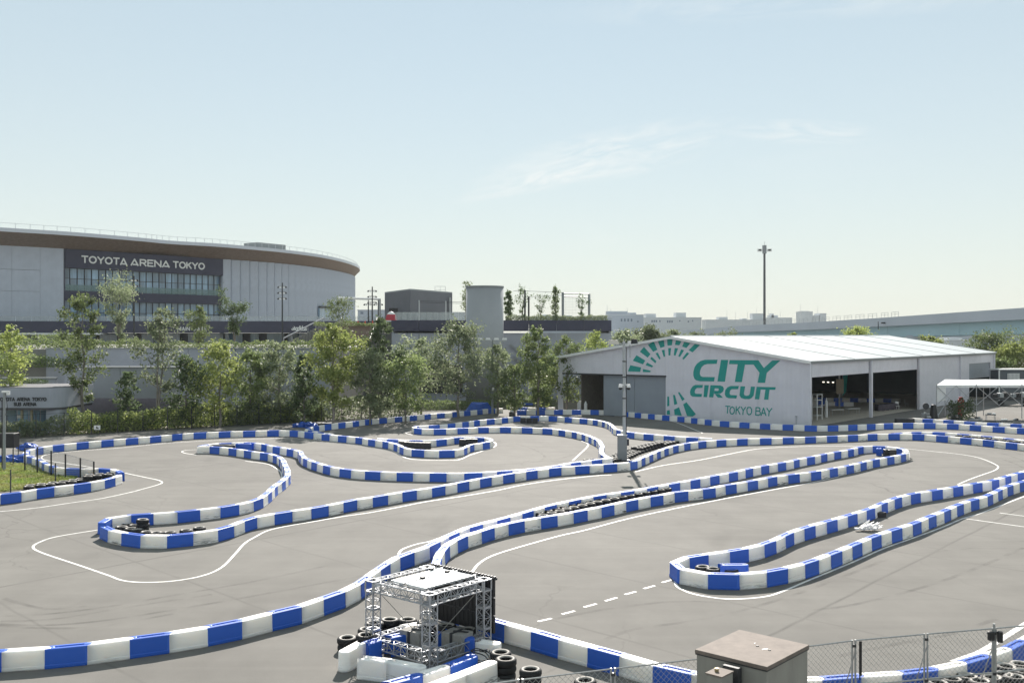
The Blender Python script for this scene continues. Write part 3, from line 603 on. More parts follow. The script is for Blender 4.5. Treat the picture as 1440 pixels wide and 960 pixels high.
GL = {  # glyphs in a unit-high box: (width, strokes)
 'T': (.85, [[(0, 1), (.85, 1)], [(.425, 1), (.425, 0)]]), 'O': (1.05, [arc(.52, .5, .5, .5, 0, 360, 18)]),
 'Y': (.9, [[(0, 1), (.45, .5), (.9, 1)], [(.45, .5), (.45, 0)]]), 'A': (.95, [[(.05, 0), (.475, 1), (.9, 0)], [(.2, .28), (.75, .28)]]),
 'D': (1.0, [[(0, 0), (.47, 1), (.94, 0)], [(.3, .12), (.78, .12)]]),
 'R': (.8, [[(0, 0), (0, 1), (.5, 1)] + arc(.5, .73, .27, .27, 90, -90, 6) + [(0, .46)], [(.4, .46), (.78, 0)]]),
 'E': (.72, [[(.72, 1), (0, 1), (0, 0), (.72, 0)], [(0, .52), (.62, .52)]]), 'N': (.85, [[(0, 0), (0, 1), (.85, 0), (.85, 1)]]),
 'K': (.8, [[(0, 0), (0, 1)], [(.75, 1), (.05, .45)], [(.3, .62), (.8, 0)]]), 'S': (.7, [arc(.36, .74, .32, .26, 20, 270, 9) + arc(.36, .25, .33, .25, 90, -160, 9)]),
 'U': (.8, [[(0, 1), (0, .4)] + arc(.4, .4, .4, .4, 180, 360, 8) + [(.8, 1)]]), 'B': (.75, [[(0, 0), (0, 1), (.45, 1)] + arc(.45, .76, .24, .24, 90, -90, 6) + [(0, .52)], [(.45, .52)] + arc(.48, .26, .26, .26, 90, -90, 6) + [(0, 0)]]),
 'M': (1.0, [[(0, 0), (0, 1), (.5, .35), (1, 1), (1, 0)]]), 'I': (.05, [[(0, 0), (0, 1)]]), 'G': (.95, [arc(.5, .5, .48, .5, 50, 350, 14) + [(.95, .45), (.55, .45)]]),
 'd': (.62, [arc(.3, .32, .3, .32, 0, 360, 12), [(.6, 0), (.6, 1)]]), 'a': (.62, [arc(.3, .32, .3, .32, 0, 360, 12), [(.6, 0), (.6, .64)]]), 'i': (.05, [[(0, 0), (0, .64)], [(0, .82), (0, .9)]]),
 's': (.5, [arc(.25, .48, .22, .16, 20, 270, 7) + arc(.25, .16, .24, .16, 90, -160, 7)]), ' ': (.45, [])}
def text_strokes(txt, a0, z0, h, gap=.22, shear=0):
    out = []; x = 0
    for ch in txt:
        wd, st = GL[ch]
        for s_ in st: out.append([(a0 + (x + px + py * shear) * h, z0 + py * h) for px, py in s_])
        x += wd + gap
    return out, x * h

# ------------------------------------------------------------------ hangar
HR = Vector((31.8, 106.9, 0)); HV = Vector((math.cos(R_(143)), math.sin(R_(143)), 0)); HU = Vector((math.cos(R_(49)), math.sin(R_(49)), 0))
GWD, HLEN, EAVE, RIDGE = 32.5, 72.0, 7.1, 9.67
hg = thing('hangar', 'light grey hangar with white roof and teal CITY CIRCUIT TOKYO BAY print', 'hangar', HR)
gp = Plane(HR, HV); 
if gp.n.dot(Vector((0, -1, 0))) < 0: gp.n = -gp.n
rp = Plane(HR, HU)
if rp.n.dot(Vector((1, -1, 0))) < 0: rp.n = -rp.n
def lp(pl, a, z, off=0): return pl.at(a, z, off) - HR          # in the hangar's own frame
def apx(pl, x): return (pl.px(x, 500) - pl.o).dot(pl.u)
def roof_z(a): return EAVE + (RIDGE - EAVE) * (1 - abs(a - GWD / 2) / (GWD / 2))
def gpanel(name, a0, a1, z0, z1a, z1b, m, off=0, th=.18, n=1, pl=gp):
    b = MB(); pts = [lp(pl, a0, z0, off), lp(pl, a1, z0, off), lp(pl, a1, z1b, off), lp(pl, a0, z1a, off)]
    b.slab(pts, -pl.n, th); return b.build(name, m, hg, fix=True)
aD0, aD1, aO0 = apx(gp, 936), apx(gp, 847), apx(gp, 791)     # sliding door, then the opening to the left
DZ = 5.15
cuts = [0] + [aD0 * k / 3 for k in (1, 2)] + [aD0]
def wall_local(pl, a0, a1, z0, z1a, z1b, name='wall_panel', th=.18, m=None, off=0):
    """panel mesh with local x along the wall so that ribs run upright"""
    org = pl.at(a0, z0, off) - HR; L = a1 - a0; ang = math.atan2(pl.u.y, pl.u.x); side = 1 if Vector((-pl.u.y, pl.u.x, 0)).dot(pl.n) < 0 else -1
    b = MB(); mid = None
    poly = [(0, 0), (L, 0), (L, z1b - z0), (0, z1a - z0)]
    if a0 < GWD / 2 < a1 and pl is gp: poly = [(0, 0), (L, 0), (L, z1b - z0), (GWD / 2 - a0, RIDGE - .02 - z0), (0, z1a - z0)]
    b.slab([(x, 0, z) for x, z in poly], (0, side, 0), th); o = b.build(name, m or M_CLAD, hg, fix=True, loc=org, rz=ang); return o
for a0, a1 in zip(cuts[:-1], cuts[1:]): wall_local(gp, a0 + .01, a1 - .01, 0, roof_z(a0) - .05, roof_z(a1) - .05)
uc = [aD0, (aD0 + aO0) / 2, aO0]
for a0, a1 in zip(uc[:-1], uc[1:]): wall_local(gp, a0 + .01, a1 - .01, DZ, roof_z(a0) - .05, roof_z(a1) - .05)
wall_local(gp, aO0, GWD, 0, roof_z(aO0) - .05, EAVE - .05)
for a0, a1 in ((aD0 + .05, (aD0 + aD1) / 2 - .02), ((aD0 + aD1) / 2 + .02, aD1)):
    wall_local(gp, a0, a1, .05, DZ - .12, DZ - .12, 'sliding_door', .12, M_DOOR, -.30)
b = MB(); b.slab([lp(gp, aD0 - .1, DZ - .16, .05), lp(gp, aO0, DZ - .16, .05), lp(gp, aO0, DZ, .05), lp(gp, aD0 - .1, DZ, .05)], -gp.n, .5); b.build('door_rail', M_DKMET, hg, fix=True)
# right-hand side wall, bay by bay
c0, c1, c2, c3 = (apx(rp, x) for x in (1223.5, 1291, 1349, 1397)); HLEN = c3
dl0, dl1 = apx(rp, 1363), apx(rp, 1393)
OZ = 5.35
for a0, a1, z0 in ((.05, c0 - .4, 5.35), (c0 + .4, c1 - .4, 5.35), (c1 + .05, c2 - .1, 0), (c2 + .1, dl0 - .02, 0), (dl1 + .02, c3, 0)):
    wall_local(rp, a0, a1, z0, EAVE - .15, EAVE - .15)
wall_local(rp, dl0, dl1, 5.6, EAVE - .15, EAVE - .15); wall_local(rp, dl0 + .02, dl1 - .02, 3.3, 5.58, 5.58, 'roller_door', .1, M_DOOR, -.2)
ME_COLM = None
for a in (0.1, c0, c1, c2, c3 - .1):
    b = MB(); q = lp(rp, a, 0, .10); b.box((q.x, q.y, EAVE / 2 - .1), (.34, .34, EAVE - .2), R_(49)); b.build('column', M_CLAD, hg)
    b = MB(); q = lp(rp, a + .35, 0, .16); b.tube((q.x, q.y, 0), (q.x, q.y, EAVE - .3), .06); b.build('downpipe', M_STEEL, hg)
b = MB(); b.slab([lp(rp, -.3, EAVE - .28, .28), lp(rp, c3 + .2, EAVE - .28, .28), lp(rp, c3 + .2, EAVE - .04, .28), lp(rp, -.3, EAVE - .04, .28)], -rp.n, .22); b.build('gutter', M_GREYP, hg, fix=True)
# back and far walls; left wall starts deep in, opened to light the interior
def quad_wall(p, q, h0, h1, name='wall_panel', m=M_CLAD):
    b = MB(); d = (q - p).normalized(); n = Vector((-d.y, d.x, 0)); b.slab([p, q, q + Vector((0, 0, h1)), p + Vector((0, 0, h0))], n, .15); return b.build(name, m, hg, fix=True)
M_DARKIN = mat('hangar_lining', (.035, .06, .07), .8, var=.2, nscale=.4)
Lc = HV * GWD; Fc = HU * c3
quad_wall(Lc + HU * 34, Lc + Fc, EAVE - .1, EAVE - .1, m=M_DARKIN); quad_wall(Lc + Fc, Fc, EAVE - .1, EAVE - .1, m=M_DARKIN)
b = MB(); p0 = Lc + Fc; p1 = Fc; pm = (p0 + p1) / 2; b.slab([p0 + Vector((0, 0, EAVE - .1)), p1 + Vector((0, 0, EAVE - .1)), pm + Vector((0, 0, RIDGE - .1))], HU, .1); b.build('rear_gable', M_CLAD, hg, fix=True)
# partition that darkens the opening
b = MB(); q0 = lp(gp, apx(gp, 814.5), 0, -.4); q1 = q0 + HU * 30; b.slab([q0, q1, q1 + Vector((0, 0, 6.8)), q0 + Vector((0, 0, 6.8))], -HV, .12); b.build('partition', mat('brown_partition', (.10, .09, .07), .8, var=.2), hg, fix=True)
# roof panels, six bays each side of the ridge, joints 2 cm
bays = [-.45, c0, c1, c2, (c2 + c3) / 2, c3 + .35]
bays = [-.45] + [(c3 + .35) * k / 6 for k in range(1, 7)]
for k in range(6):
    for side in (0, 1):
        u0, u1 = bays[k] + .03, bays[k + 1] - .03; ov = .45
        if side == 0: pe, ze, pr = -ov, EAVE + .02 - ov * .158, GWD / 2 - .02
        else: pe, ze, pr = GWD + ov, EAVE + .02 - ov * .158, GWD / 2 + .02
        c_ = [HV * pe + HU * u0 + Vector((0, 0, ze)), HV * pe + HU * u1 + Vector((0, 0, ze)), HV * pr + HU * u1 + Vector((0, 0, RIDGE + .02)), HV * pr + HU * u0 + Vector((0, 0, RIDGE + .02))]
        b = MB(); b.slab(c_, (0, 0, 1), .10); b.build('roof_panel', M_ROOF, hg, fix=True)
        b = MB(); s0 = HV * pe + HU * (u1 + .03) + Vector((0, 0, ze + .11)); s1 = HV * pr + HU * (u1 + .03) + Vector((0, 0, RIDGE + .13)); b.tube(s0, s1, .05, n=4); b.build('roof_seam', M_GREYP, hg)
b = MB(); s0 = HV * GWD / 2 - HU * .5 + Vector((0, 0, RIDGE + .1)); b.tube(s0, s0 + HU * (c3 + .9), .12, n=6); b.build('ridge_cap', M_ROOF, hg)
for side in (0, 1):
    a0, a1 = (-.45, GWD / 2) if side == 0 else (GWD / 2, GWD + .45)
    za, zb = (EAVE - .07, RIDGE) if side == 0 else (RIDGE, EAVE - .07)
    b = MB(); b.slab([lp(gp, a0, za - .2, .50), lp(gp, a1, zb - .2, .50), lp(gp, a1, zb + .08, .50), lp(gp, a0, za + .08, .50)], -gp.n, .06); b.build('verge_trim', M_WHT, hg, fix=True)
def zz(l, ox, oy, s): return [[(ox + x / s, oy + y / s) for x, y in p_] for p_ in l]
CITY = zz([
 [(474,312),(350,313),(310,325),(275,350),(252,385),(240,430),(240,465),(250,495),(270,512),(300,520),(440,522),(447,480),(330,478),(312,470),(303,450),(305,420),(320,385),(345,362),(375,354),(466,352)],
 [(507,314),(577,314),(545,525),(472,522)],
 [(590,316),(868,318),(920,392),(1000,320),(1080,319),(948,440),(932,536),(860,534),(878,438),(820,360),(738,360),(708,528),(640,527),(668,357),(584,355)],
 [(333,555),(260,555),(235,567),(215,595),(207,625),(213,655),(232,668),(318,671),(324,642),(262,640),(252,625),(258,600),(275,585),(328,584)],
 [(347,557),(390,558),(372,673),(338,672)],
 [(405,558),(500,560),(525,570),(535,592),(528,618),(505,637),(480,641),(440,640),(443,612),(478,613),(487,600),(480,589),(447,588),(432,676),(392,674)],
 [(447,642),(492,643),(527,680),(475,677)],
 [(680,565),(600,565),(570,578),(548,605),(543,645),(555,672),(580,683),(655,686),(662,655),(600,652),(590,640),(594,612),(610,597),(672,596)],
 [(695,568),(740,569),(727,640),(735,655),(755,660),(775,655),(785,640),(795,571),(835,572),(822,655),(805,680),(780,692),(735,692),(700,680),(685,655)],
 [(850,573),(1035,577),(1030,603),(975,602),(963,698),(922,697),(935,601),(890,600),(875,695),(833,693)]], 940, 460, 6.857)
FAN = zz([[(798,228),(903,250),(893,293),(775,288)],[(858,132),(942,183),(920,220),(822,185)],[(930,52),(992,122),(965,155),(890,98)],[(920,265),(995,282),(990,296),(918,294)],[(960,202),(1018,235),(1008,250),(945,228)],[(1005,148),(1050,190),(1040,210),(990,165)],
 [(1155,530),(1172,530),(1175,620),(1153,625)],[(1210,515),(1228,515),(1252,600),(1222,612)],[(1270,487),(1322,555),(1298,572),(1258,492)],[(1340,585),(1430,700),(1400,722),(1345,718),(1308,605)],[(1268,632),(1295,715),(1225,708),(1220,655)],[(1152,665),(1178,660),(1182,705),(1150,703)]], 770, 480, 6.857)
FAN += zz([[(475,684),(510,765),(470,785),(420,718)],[(572,668),(580,735),(540,748),(513,675)],[(605,662),(658,666),(650,722),(608,725)],[(690,674),(742,684),(722,722),(680,718)],[(768,690),(828,702),(790,748),(750,735)],[(872,710),(920,720),(850,790),(812,770)],
 [(515,792),(542,850),(530,860),(493,800)],[(580,765),(585,830),(572,835),(552,770)],[(615,750),(643,748),(635,820),(618,820)],[(678,748),(710,752),(685,822),(668,818)],[(740,762),(768,770),(728,835),(712,828)],[(795,790),(818,800),(765,860),(750,850)]], 850, 380, 6.857)
for nm, pl_ in (('painted_letter', CITY), ('fan_blade_print', FAN)):
    poly_print(nm, gp, pl_, M_TEAL, hg, .012, .008)
for o in hg.children:
    if o.name.startswith(('painted_letter', 'fan_blade')): o.location = -HR
TB = [[(552,760),(594,762)],[(573,761),(569,828)],[(616,767),(602,775),(594,795),(595,818),(604,833),(620,835),(633,823),(637,800),(632,777),(616,767)],[(655,764),(652,835)],[(690,766),(656,802)],[(668,792),(690,838)],[(703,768),(722,803)],[(744,770),(722,803),(718,840)],
      [(766,772),(757,795),(760,828),(775,842),(792,838),(802,820),(803,790),(790,772),(766,772)],[(845,773),(842,845),(870,846),(886,838),(887,820),(875,808),(845,806)],[(875,808),(884,795),(880,778),(865,773),(845,773)],[(895,848),(918,778),(940,850)],[(903,828),(932,829)],[(950,780),(972,814)],[(998,782),(972,814),(967,853)]]
st = []
for s_ in TB:
    q = [gp.px(940 + x / 6.857, 460 + y / 6.857) for x, y in s_]; st.append([((v_ - gp.o).dot(gp.u), v_.z) for v_ in q])
o = stroke_print('painted_letter', gp, st, .12, M_TEAL, hg); o.location = -HR
# little camera bracket on the gable foot
b = MB(); q = lp(gp, apx(gp, 1120), 0, .1); b.tube((q.x, q.y, .2), (q.x, q.y, 1.1), .03); b.box((q.x, q.y, 1.15), (.18, .18, .12)); b.build('wall_lamp', M_STEEL, hg)

# inside the hangar
hi = HU
fl = MB(); fl.face([lp(rp, .3, .02, -.1) + HR, lp(rp, c3 - 1, .02, -.1) + HR, lp(rp, c3 - 1, .02, -GWD + 1) + HR, lp(rp, .3, .02, -GWD + 1) + HR])
o = fl.build('hangar_floor', mat('hangar_floor', (.55, .50, .42), .6, var=.12, nscale=.6)); o['kind'] = 'structure'
def inside(a, dpt, z=0): return HR + HU * a + HV * dpt + Vector((0, 0, z))
barrier('blue and white barrier inside the hangar, farther row', None, 1, pts=[P(1138 + k * 9, 564.3 + k * .12) for k in range(16)])
barrier('blue and white barrier inside the hangar, nearer row', None, 1, pts=[P(1138 + k * 6, 570.2 + k * .1) for k in range(12)])
def table(x, y, rz, lab):
    t_ = thing('folding_table', lab, 'table', (x, y, .02), rz, 'folding tables inside the hangar'); b = MB(); b.box((0, 0, .72), (1.8, .7, .05)); b.build('tabletop', M_WHT, t_)
    for sx in (-.8, .8):
        for sy in (-.28, .28): b = MB(); b.tube((sx, sy, 0), (sx, sy, .7), .022); b.build('leg', M_STEEL, t_)
for k, (a, dpt) in enumerate(((5.5, 3.4), (8.2, 3.2), (11.4, 4.2))):
    q = P(*((1176, 584), (1199, 582.5), (1158, 577))[k]); table(q.x, q.y, R_(20), ('white folding table just inside the first hangar opening', 'white folding table in the middle of the first hangar opening', 'white folding table beside the middle hangar column')[k])
for k, (a, dpt) in enumerate(((20.5, 3.5), (23.5, 3.2))):
    q = P(*((1262, 575.5), (1275, 572))[k]); t_ = thing('chair', ('white chair inside the second hangar opening, left one', 'white chair inside the second hangar opening, right one')[k], 'chair', (q.x, q.y, .02), k * 1.2, 'white chairs inside the hangar')
    b = MB(); b.box((0, 0, .45), (.48, .46, .05)); b.build('seat', M_WHT, t_); b = MB(); b.box((0, .24, .75), (.46, .05, .5)); b.build('backrest', M_WHT, t_)
    for sx in (-.2, .2):
        for sy in (-.2, .2): b = MB(); b.tube((sx, sy, 0), (sx * .9, sy * .9, .44), .022); b.build('leg', M_WHT, t_)
# rack and post by the first opening
q = P(1149, 590); t_ = thing('storage_rack', 'white metal rack standing inside the corner of the hangar', 'rack', (q.x, q.y, .02), R_(49))
for sx in (-.7, .7):
    for sy in (-.3, .3): b = MB(); b.tube((sx, sy, 0), (sx, sy, 3.0), .06, n=4); b.build('post', M_WHT, t_)
for z in (.5, 1.5, 2.3, 2.95): b = MB(); b.box((0, 0, z), (1.5, .7, .06)); b.build('shelf', M_WHT, t_)
q = P(1162, 586.5); b = MB(); b.tube((0, 0, 0), (0, 0, 2.0), .2, .16, n=10); b.tube((0, 0, 2.0), (0, 0, 2.3), .07, n=8); o = b.build('water_heater', M_WHT, None, loc=(q.x, q.y, .02)); tag(o, 'white upright cylinder with a narrow neck inside the hangar opening', 'cylinder')
q = P(1185, 569.5); t_ = thing('feather_flag', 'tall teal feather flag inside the hangar', 'flag', (q.x, q.y, 0), R_(30)); b = MB(); b.tube((0, 0, 0), (0, 0, 5.0), .03); b.build('pole', M_STEEL, t_); b = MB(); b.slab([(.05, 0, 1.3), (.7, 0, 1.9), (1.15, 0, 4.9), (.05, 0, 4.9)], (0, 1, 0), .02); b.build('cloth', M_TEAL, t_, fix=True)
q = P(1181, 573); t_ = thing('notice_board', 'tan notice board on a post inside the hangar', 'board', (q.x, q.y, 0), R_(20)); b = MB(); b.box((0, 0, 2.9), (1.2, .08, 2.0)); b.build('panel', mat('tan_board', (.33, .28, .2), .7, var=.1), t_); b = MB(); b.tube((0, .1, 0), (0, .1, 6.5), .12, n=6); b.build('post', M_STEEL, t_)
M_PURP = mat('dark_fabric', (.07, .06, .08), .8, var=.3)
for k in range(4):
    q = P(1237 + k * 6.5, 577.5 - k * .8); b = MB(); b.box((0, 0, .4), (1.1, .9, .8)); me = bevel(b.mesh('cushion_seat', M_PURP), .12, 2); o = put('cushion_seat', me, None, (q.x, q.y, .02), (0, 0, R_(20))); tag(o, ORD8[k] + ' dark padded seat from the left inside the second hangar opening', 'seat', 'padded seats inside the hangar')
M_GLOW = mat('lit_lamp', (.9, .85, .7), .4, emit=((1, .93, .75), 1.0))
for k, (x_, y_) in enumerate(((1158, 537), (1164.5, 537.2), (1171.5, 537.4))):
    q = Q(x_, y_, 146); o = part_box('ceiling_lamp', M_GLOW, None, (q.x, q.y, q.z), (.22, .22, .14)); tag(o, ('leftmost', 'middle', 'rightmost')[k] + ' small lit lamp hanging in the dark hangar', 'lamp', 'lit lamps in the hangar')
# kart-like gear and white bollards under the left opening
for k, px in enumerate((808, 815)):
    q = gp.px(px, 575); q = Vector((q.x, q.y, 0)) - gp.n * 1.2; b = MB(); b.tube((0, 0, 0), (0, 0, 1.3), .32, n=10); b.tube((0, 0, 1.3), (.05, 0, 1.6), .28, .15, n=8); o = b.build('water_barrel', M_WHT, None, loc=(q.x, q.y, .006)); tag(o, ('white barrel at the left hangar opening, left of two', 'white barrel at the left hangar opening, right of two')[k], 'barrel', 'white barrels at the hangar')
def reroot(root, loc):
    """move a thing's origin to its base after building in world coordinates"""
    loc = Vector(loc); root.location = loc
    for ch in root.children: ch.location = Vector(ch.location) - loc
    return root

# ------------------------------------------------------------------ arena
ROOF = [(-205,150),(-180,156),(-150,161.5),(-128,170),(-112,180),(-98.7,191.9),(-88.6,200.6),(-79.3,212.5),(-75.1,219.2),(-67.4,225.4),(-61.3,233.2),(-55.3,242.6),(-49.6,257),(-46.6,274),(-45.8,290),(-46.3,302),(-49,318),(-56,336),(-72,352),(-110,368),(-170,372),(-220,350),(-240,300),(-238,200)]
RP = [Vector((x, y, 0)) for x, y in ROOF]; RC = catmull(RP, 5) + []
def outline(inset):
    n = len(RC); out = []
    for i, p in enumerate(RC):
        d = (RC[min(i + 1, n - 1)] - RC[max(i - 1, 0)]).normalized(); nn = Vector((-d.y, d.x, 0)); k = inset(i / 5.0); out.append(p + nn * k)
    return out
def wall_inset(s):   # 5-6 m along the front, less where the facade turns away
    if s < 10: return 5.5
    if s < 14: return 5.5 - (s - 10) / 4 * 3.3
    return 2.2
ar = thing('arena', 'huge oval arena with oversailing timber lined roof and white TOYOTA ARENA TOKYO letters', 'arena')
OW = outline(wall_inset); OR = outline(lambda s: 0)
ZR0, ZR1, ZW1, ZW0 = 29.7, 30.6, 27.6, 9.0
# roof: fascia, sloping timber soffit, top
b = MB(); n = len(OR)
for i in range(n - 1):
    a, c = OR[i], OR[i + 1]; b.face([(a.x, a.y, ZR0 + .15), (c.x, c.y, ZR0 + .15), (c.x, c.y, ZR1), (a.x, a.y, ZR1)])
b.build('roof_fascia', mat('pale_roof_edge', (.60, .62, .68), .35, metal=.1), ar)
b = MB()
for i in range(n - 1):
    a, c, a2, c2_ = OR[i], OR[i + 1], OW[i], OW[i + 1]
    b.face([(a2.x, a2.y, ZW1), (c2_.x, c2_.y, ZW1), (c.x, c.y, ZR0 + .15), (a.x, a.y, ZR0 + .15)])
b.build('soffit', M_WOOD, ar, smooth=True)
OI = outline(lambda s: 26)
b = MB()
for i in range(n - 1):
    a, c, a2, c2_ = OR[i], OR[i + 1], OI[i], OI[i + 1]; b.face([(a.x, a.y, ZR1), (c.x, c.y, ZR1), (c2_.x, c2_.y, ZR1 + .35), (a2.x, a2.y, ZR1 + .35)])
b.face([(p.x, p.y, ZR1 + .35) for p in OI]); b.build('roof', mat('arena_roof', (.40, .41, .42), .6), ar)
# roof edge safety rail
b = MB(); OQ = outline(lambda s: .8)
acc = 0
for i in range(24, n - 30):
    a, c = OQ[i], OQ[i + 1]; L = (c - a).length; b.tube(a + Vector((0, 0, ZR1 + 1.0)), c + Vector((0, 0, ZR1 + 1.0)), .04, n=4, cap=False)
    k = max(1, int(L / 2.2))
    for j in range(k): q = a.lerp(c, j / k); b.tube(q + Vector((0, 0, ZR1)), q + Vector((0, 0, ZR1 + 1.0)), .05, n=4, cap=False)
b.build('roof_rail', mat('pale_rail', (.55, .57, .60), .5), ar)
q = Q(387, 349, 243); part_box('roof_plant', M_GREYP, ar, (q.x - 3.5, q.y + 4, ZR1 + 1.0), (9, 5, 1.5), R_(55))
# find arc position of photo columns on the wall outline
def wall_at(px):
    for i in range(20, n - 1):
        a, c = OW[i], OW[i + 1]; xa = 720 + a.x / a.y * FPX; xc = 720 + c.x / c.y * FPX
        if xa <= px <= xc: return i + (px - xa) / (xc - xa)
    return None
def wp(s): i = int(s); return OW[i].lerp(OW[i + 1], s - i)
sA, sB = wall_at(91.5), wall_at(313)
def resample(s0, s1, step):
    pts = []; s = s0; last = wp(s0); out = [last]
    while s < s1:
        s += .02; p = wp(min(s, s1))
        if (p - last).length >= step: out.append(p); last = p
    return out
def wall_seg(name, a, c, z0, z1_, m, th=.3, fold=0.0, parent=None):
    d = c - a; L = d.length; ang = math.atan2(d.y, d.x); b = MB()
    if fold: b.prism([(0, .9), (0, 0), (L * .62, -fold), (L - .12, 0), (L - .12, .9)][::-1] if False else [(0, 0), (L * .6, -fold), (L - .10, 0), (L - .10, .7), (0, .7)], z0, z1_)
    else: b.box((L / 2, th / 2, (z0 + z1_) / 2), (L - .04, th, z1_ - z0))
    return b.build(name, m, parent or ar, loc=(a.x, a.y, 0), rz=ang, fix=True)
# plain panels left of the recess and the folded ones to its right
pts = resample(20, sA, 5.2)
for a, c in zip(pts[:-1], pts[1:]):
    wall_seg('cladding_panel', a, c, 12.4, 18.6, M_ARENA); wall_seg('cladding_panel', a, c, 18.66, 22.9, M_ARENA); wall_seg('cladding_panel', a, c, 22.96, ZW1, M_ARENA)
wall_seg('cladding_panel', pts[-1], wp(sA), 12.4, ZW1, M_ARENA)
pts = resample(sB, n - 3.2, 2.6)
for k, (a, c) in enumerate(zip(pts[:-1], pts[1:])):
    wall_seg('cladding_panel', a, c, 12.4, ZW1, M_ARENA, fold=.75)
# recess with two storeys of glazing
dd = (wp(sB) - wp(sA)); uA = dd.normalized(); nA = Vector((uA.y, -uA.x, 0))     # towards camera
LA = dd.length; o0 = wp(sA) - nA * 1.2
pa = Plane(o0, uA); pa.n = nA
def arow(name, z0, z1_, m, off=0, th=.4, a0=0, a1=None):
    a1 = LA if a1 is None else a1; b = MB(); b.slab([pa.at(a0, z0, off), pa.at(a1, z0, off), pa.at(a1, z1_, off), pa.at(a0, z1_, off)], -nA, th); return b.build(name, m, ar, fix=True)
fas = arow('sign_fascia', 23.75, ZW1, M_NAVY, 1.4, 1.6); arow('floor_band', 17.0, 19.0, M_NAVY, 1.0, 1.4); 
arow('recess_jamb', 12.4, ZW1, M_NAVY, 1.2, 2.2, -.3, 0); arow('recess_jamb', 12.4, 23.7, mat('grey_jamb', (.20, .20, .24), .6), 1.2, 2.2, LA, LA + .3)
NP = 24
for z0, z1_, zm in ((19.05, 23.7, 21.6), (12.5, 16.95, 14.6)):
    for k in range(NP):
        a0, a1 = LA * k / NP + .07, LA * (k + 1) / NP - .07
        for y0, y1 in ((z0, zm - .06), (zm + .06, z1_)):
            b = MB(); b.slab([pa.at(a0, y0, -.02), pa.at(a1, y0, -.02), pa.at(a1, y1, -.02), pa.at(a0, y1, -.02)], -nA, .06); b.build('window_pane', M_GLASS, ar, fix=True)
        if k: b = MB(); q = pa.at(LA * k / NP, (z0 + z1_) / 2, .02); b.box(q, (.11, .22, z1_ - z0), math.atan2(uA.y, uA.x)); b.build('mullion', M_DKMET, ar)
    arow('transom', zm - .05, zm + .05, M_DKMET, .06, .1)
arow('curtain_backing', 12.4, 23.7, mat('pale_blinds', (.22, .25, .27), .8, var=.2, nscale=.4), -.5, .1)
gl = arow('glass_balustrade', 19.05, 20.3, mat('green_glass', (.22, .34, .33), .1, alpha=.45), 1.0, .04)
st = []
for txt, x0, x1, y0, y1 in (('TOYOTD', 115, 178, 358, 365), ('DREND', 184, 238, 361.5, 368.5), ('TOKYO', 243.5, 287, 364.5, 371)):
    pf = Plane(o0 + nA * 1.4, uA); pf.n = nA
    A0 = (pf.px(x0, y0) - pf.o).dot(uA); A1 = (pf.px(x1, y1) - pf.o).dot(uA); z_b = pf.px(x0 + 2, 350 + 0).z
    s0, wd = text_strokes(txt, 0, 0, 1.0, .26); sc_ = (A1 - A0) / (wd - .26); h_ = 1.28; zb = 25.0
    st += [[(A0 + a * sc_, zb + z * h_) for a, z in s_] for s_ in s0]
stroke_print('sign_letters', pf, st, .30, mat('sign_white', (.85, .85, .83), .5), ar, .05, .12)
# small window band low on the right of the facade and louvre
s1_, s2_ = wall_at(445), wall_at(463)
a, c = wp(s1_) , wp(s2_); d_ = (c - a).normalized(); nn_ = Vector((d_.y, -d_.x, 0))
b = MB(); b.slab([a + nn_ * .9 + Vector((0, 0, 14.2)), c + nn_ * .9 + Vector((0, 0, 14.2)), c + nn_ * .9 + Vector((0, 0, 17.0)), a + nn_ * .9 + Vector((0, 0, 17.0))], -nn_, .4); b.build('window_pane', M_GLASS, ar, fix=True)
b = MB(); b.slab([a + nn_ * 1.4 + Vector((0, 0, 17.0)), c + nn_ * 1.4 + Vector((0, 0, 17.0)), c + nn_ * 1.4 + Vector((0, 0, 17.5)), a + nn_ * 1.4 + Vector((0, 0, 17.5))], -nn_, .8); b.build('window_hood', M_DKMET, ar, fix=True)
reroot(ar, (-80, 225, 8.3))

# ------------------------------------------------------------------ podium, deck and retaining walls
DKZ = 8.2
M_DECK = mat('deck_paving', (.24, .235, .22), .8, var=.12, nscale=.5)
o = part_box('upper_deck', M_DECK, None, (-88, 172, DKZ / 2), (130, 99, DKZ - .06)); o['kind'] = 'structure'
pod = thing('podium_building', 'low podium under the arena with a dark fascia band and MAIN GATE sign', 'building')
part_box('fascia', M_NAVY, pod, (-70, 191, 11.4), (95, 2.0, 2.25)); part_box('white_edge', M_WHT, pod, (-97, 190.4, 10.1), (38, 3.2, .35))
part_box('roof_slab', M_DECK, pod, (-75, 203, 12.3), (104, 22, .3)); part_box('rear_wall', mat('podium_wall', (.19, .20, .23), .7, var=.1, nscale=.3), pod, (-70, 197, 9.2), (95, .4, 2.1))
for k in range(22):
    part_box('window_pane', M_GLASS, pod, (-112 + k * 4.1, 195.4, 9.2), (3.4 if k % 3 else 1.6, .12, 1.95))
for k in range(7): part_box('column', M_GREYP, pod, (-110 + k * 13.5, 192.2, 9.2), (.7, .7, 2.2))
pp = Plane((0, 189.95, 0), (1, 0, 0)); pp.n = Vector((0, -1, 0))
st, wd = text_strokes('MAIN GATE', 0, 0, 1, .3); A0, A1 = (250 - 720) / FPX * 189.9, (292 - 720) / FPX * 189.9; k_ = (A1 - A0) / wd
stroke_print('sign_letters', pp, [[(A0 + a * k_, 10.75 + z * .62) for a, z in s_] for s_ in st], .13, M_WHT, pod, .03, .05)
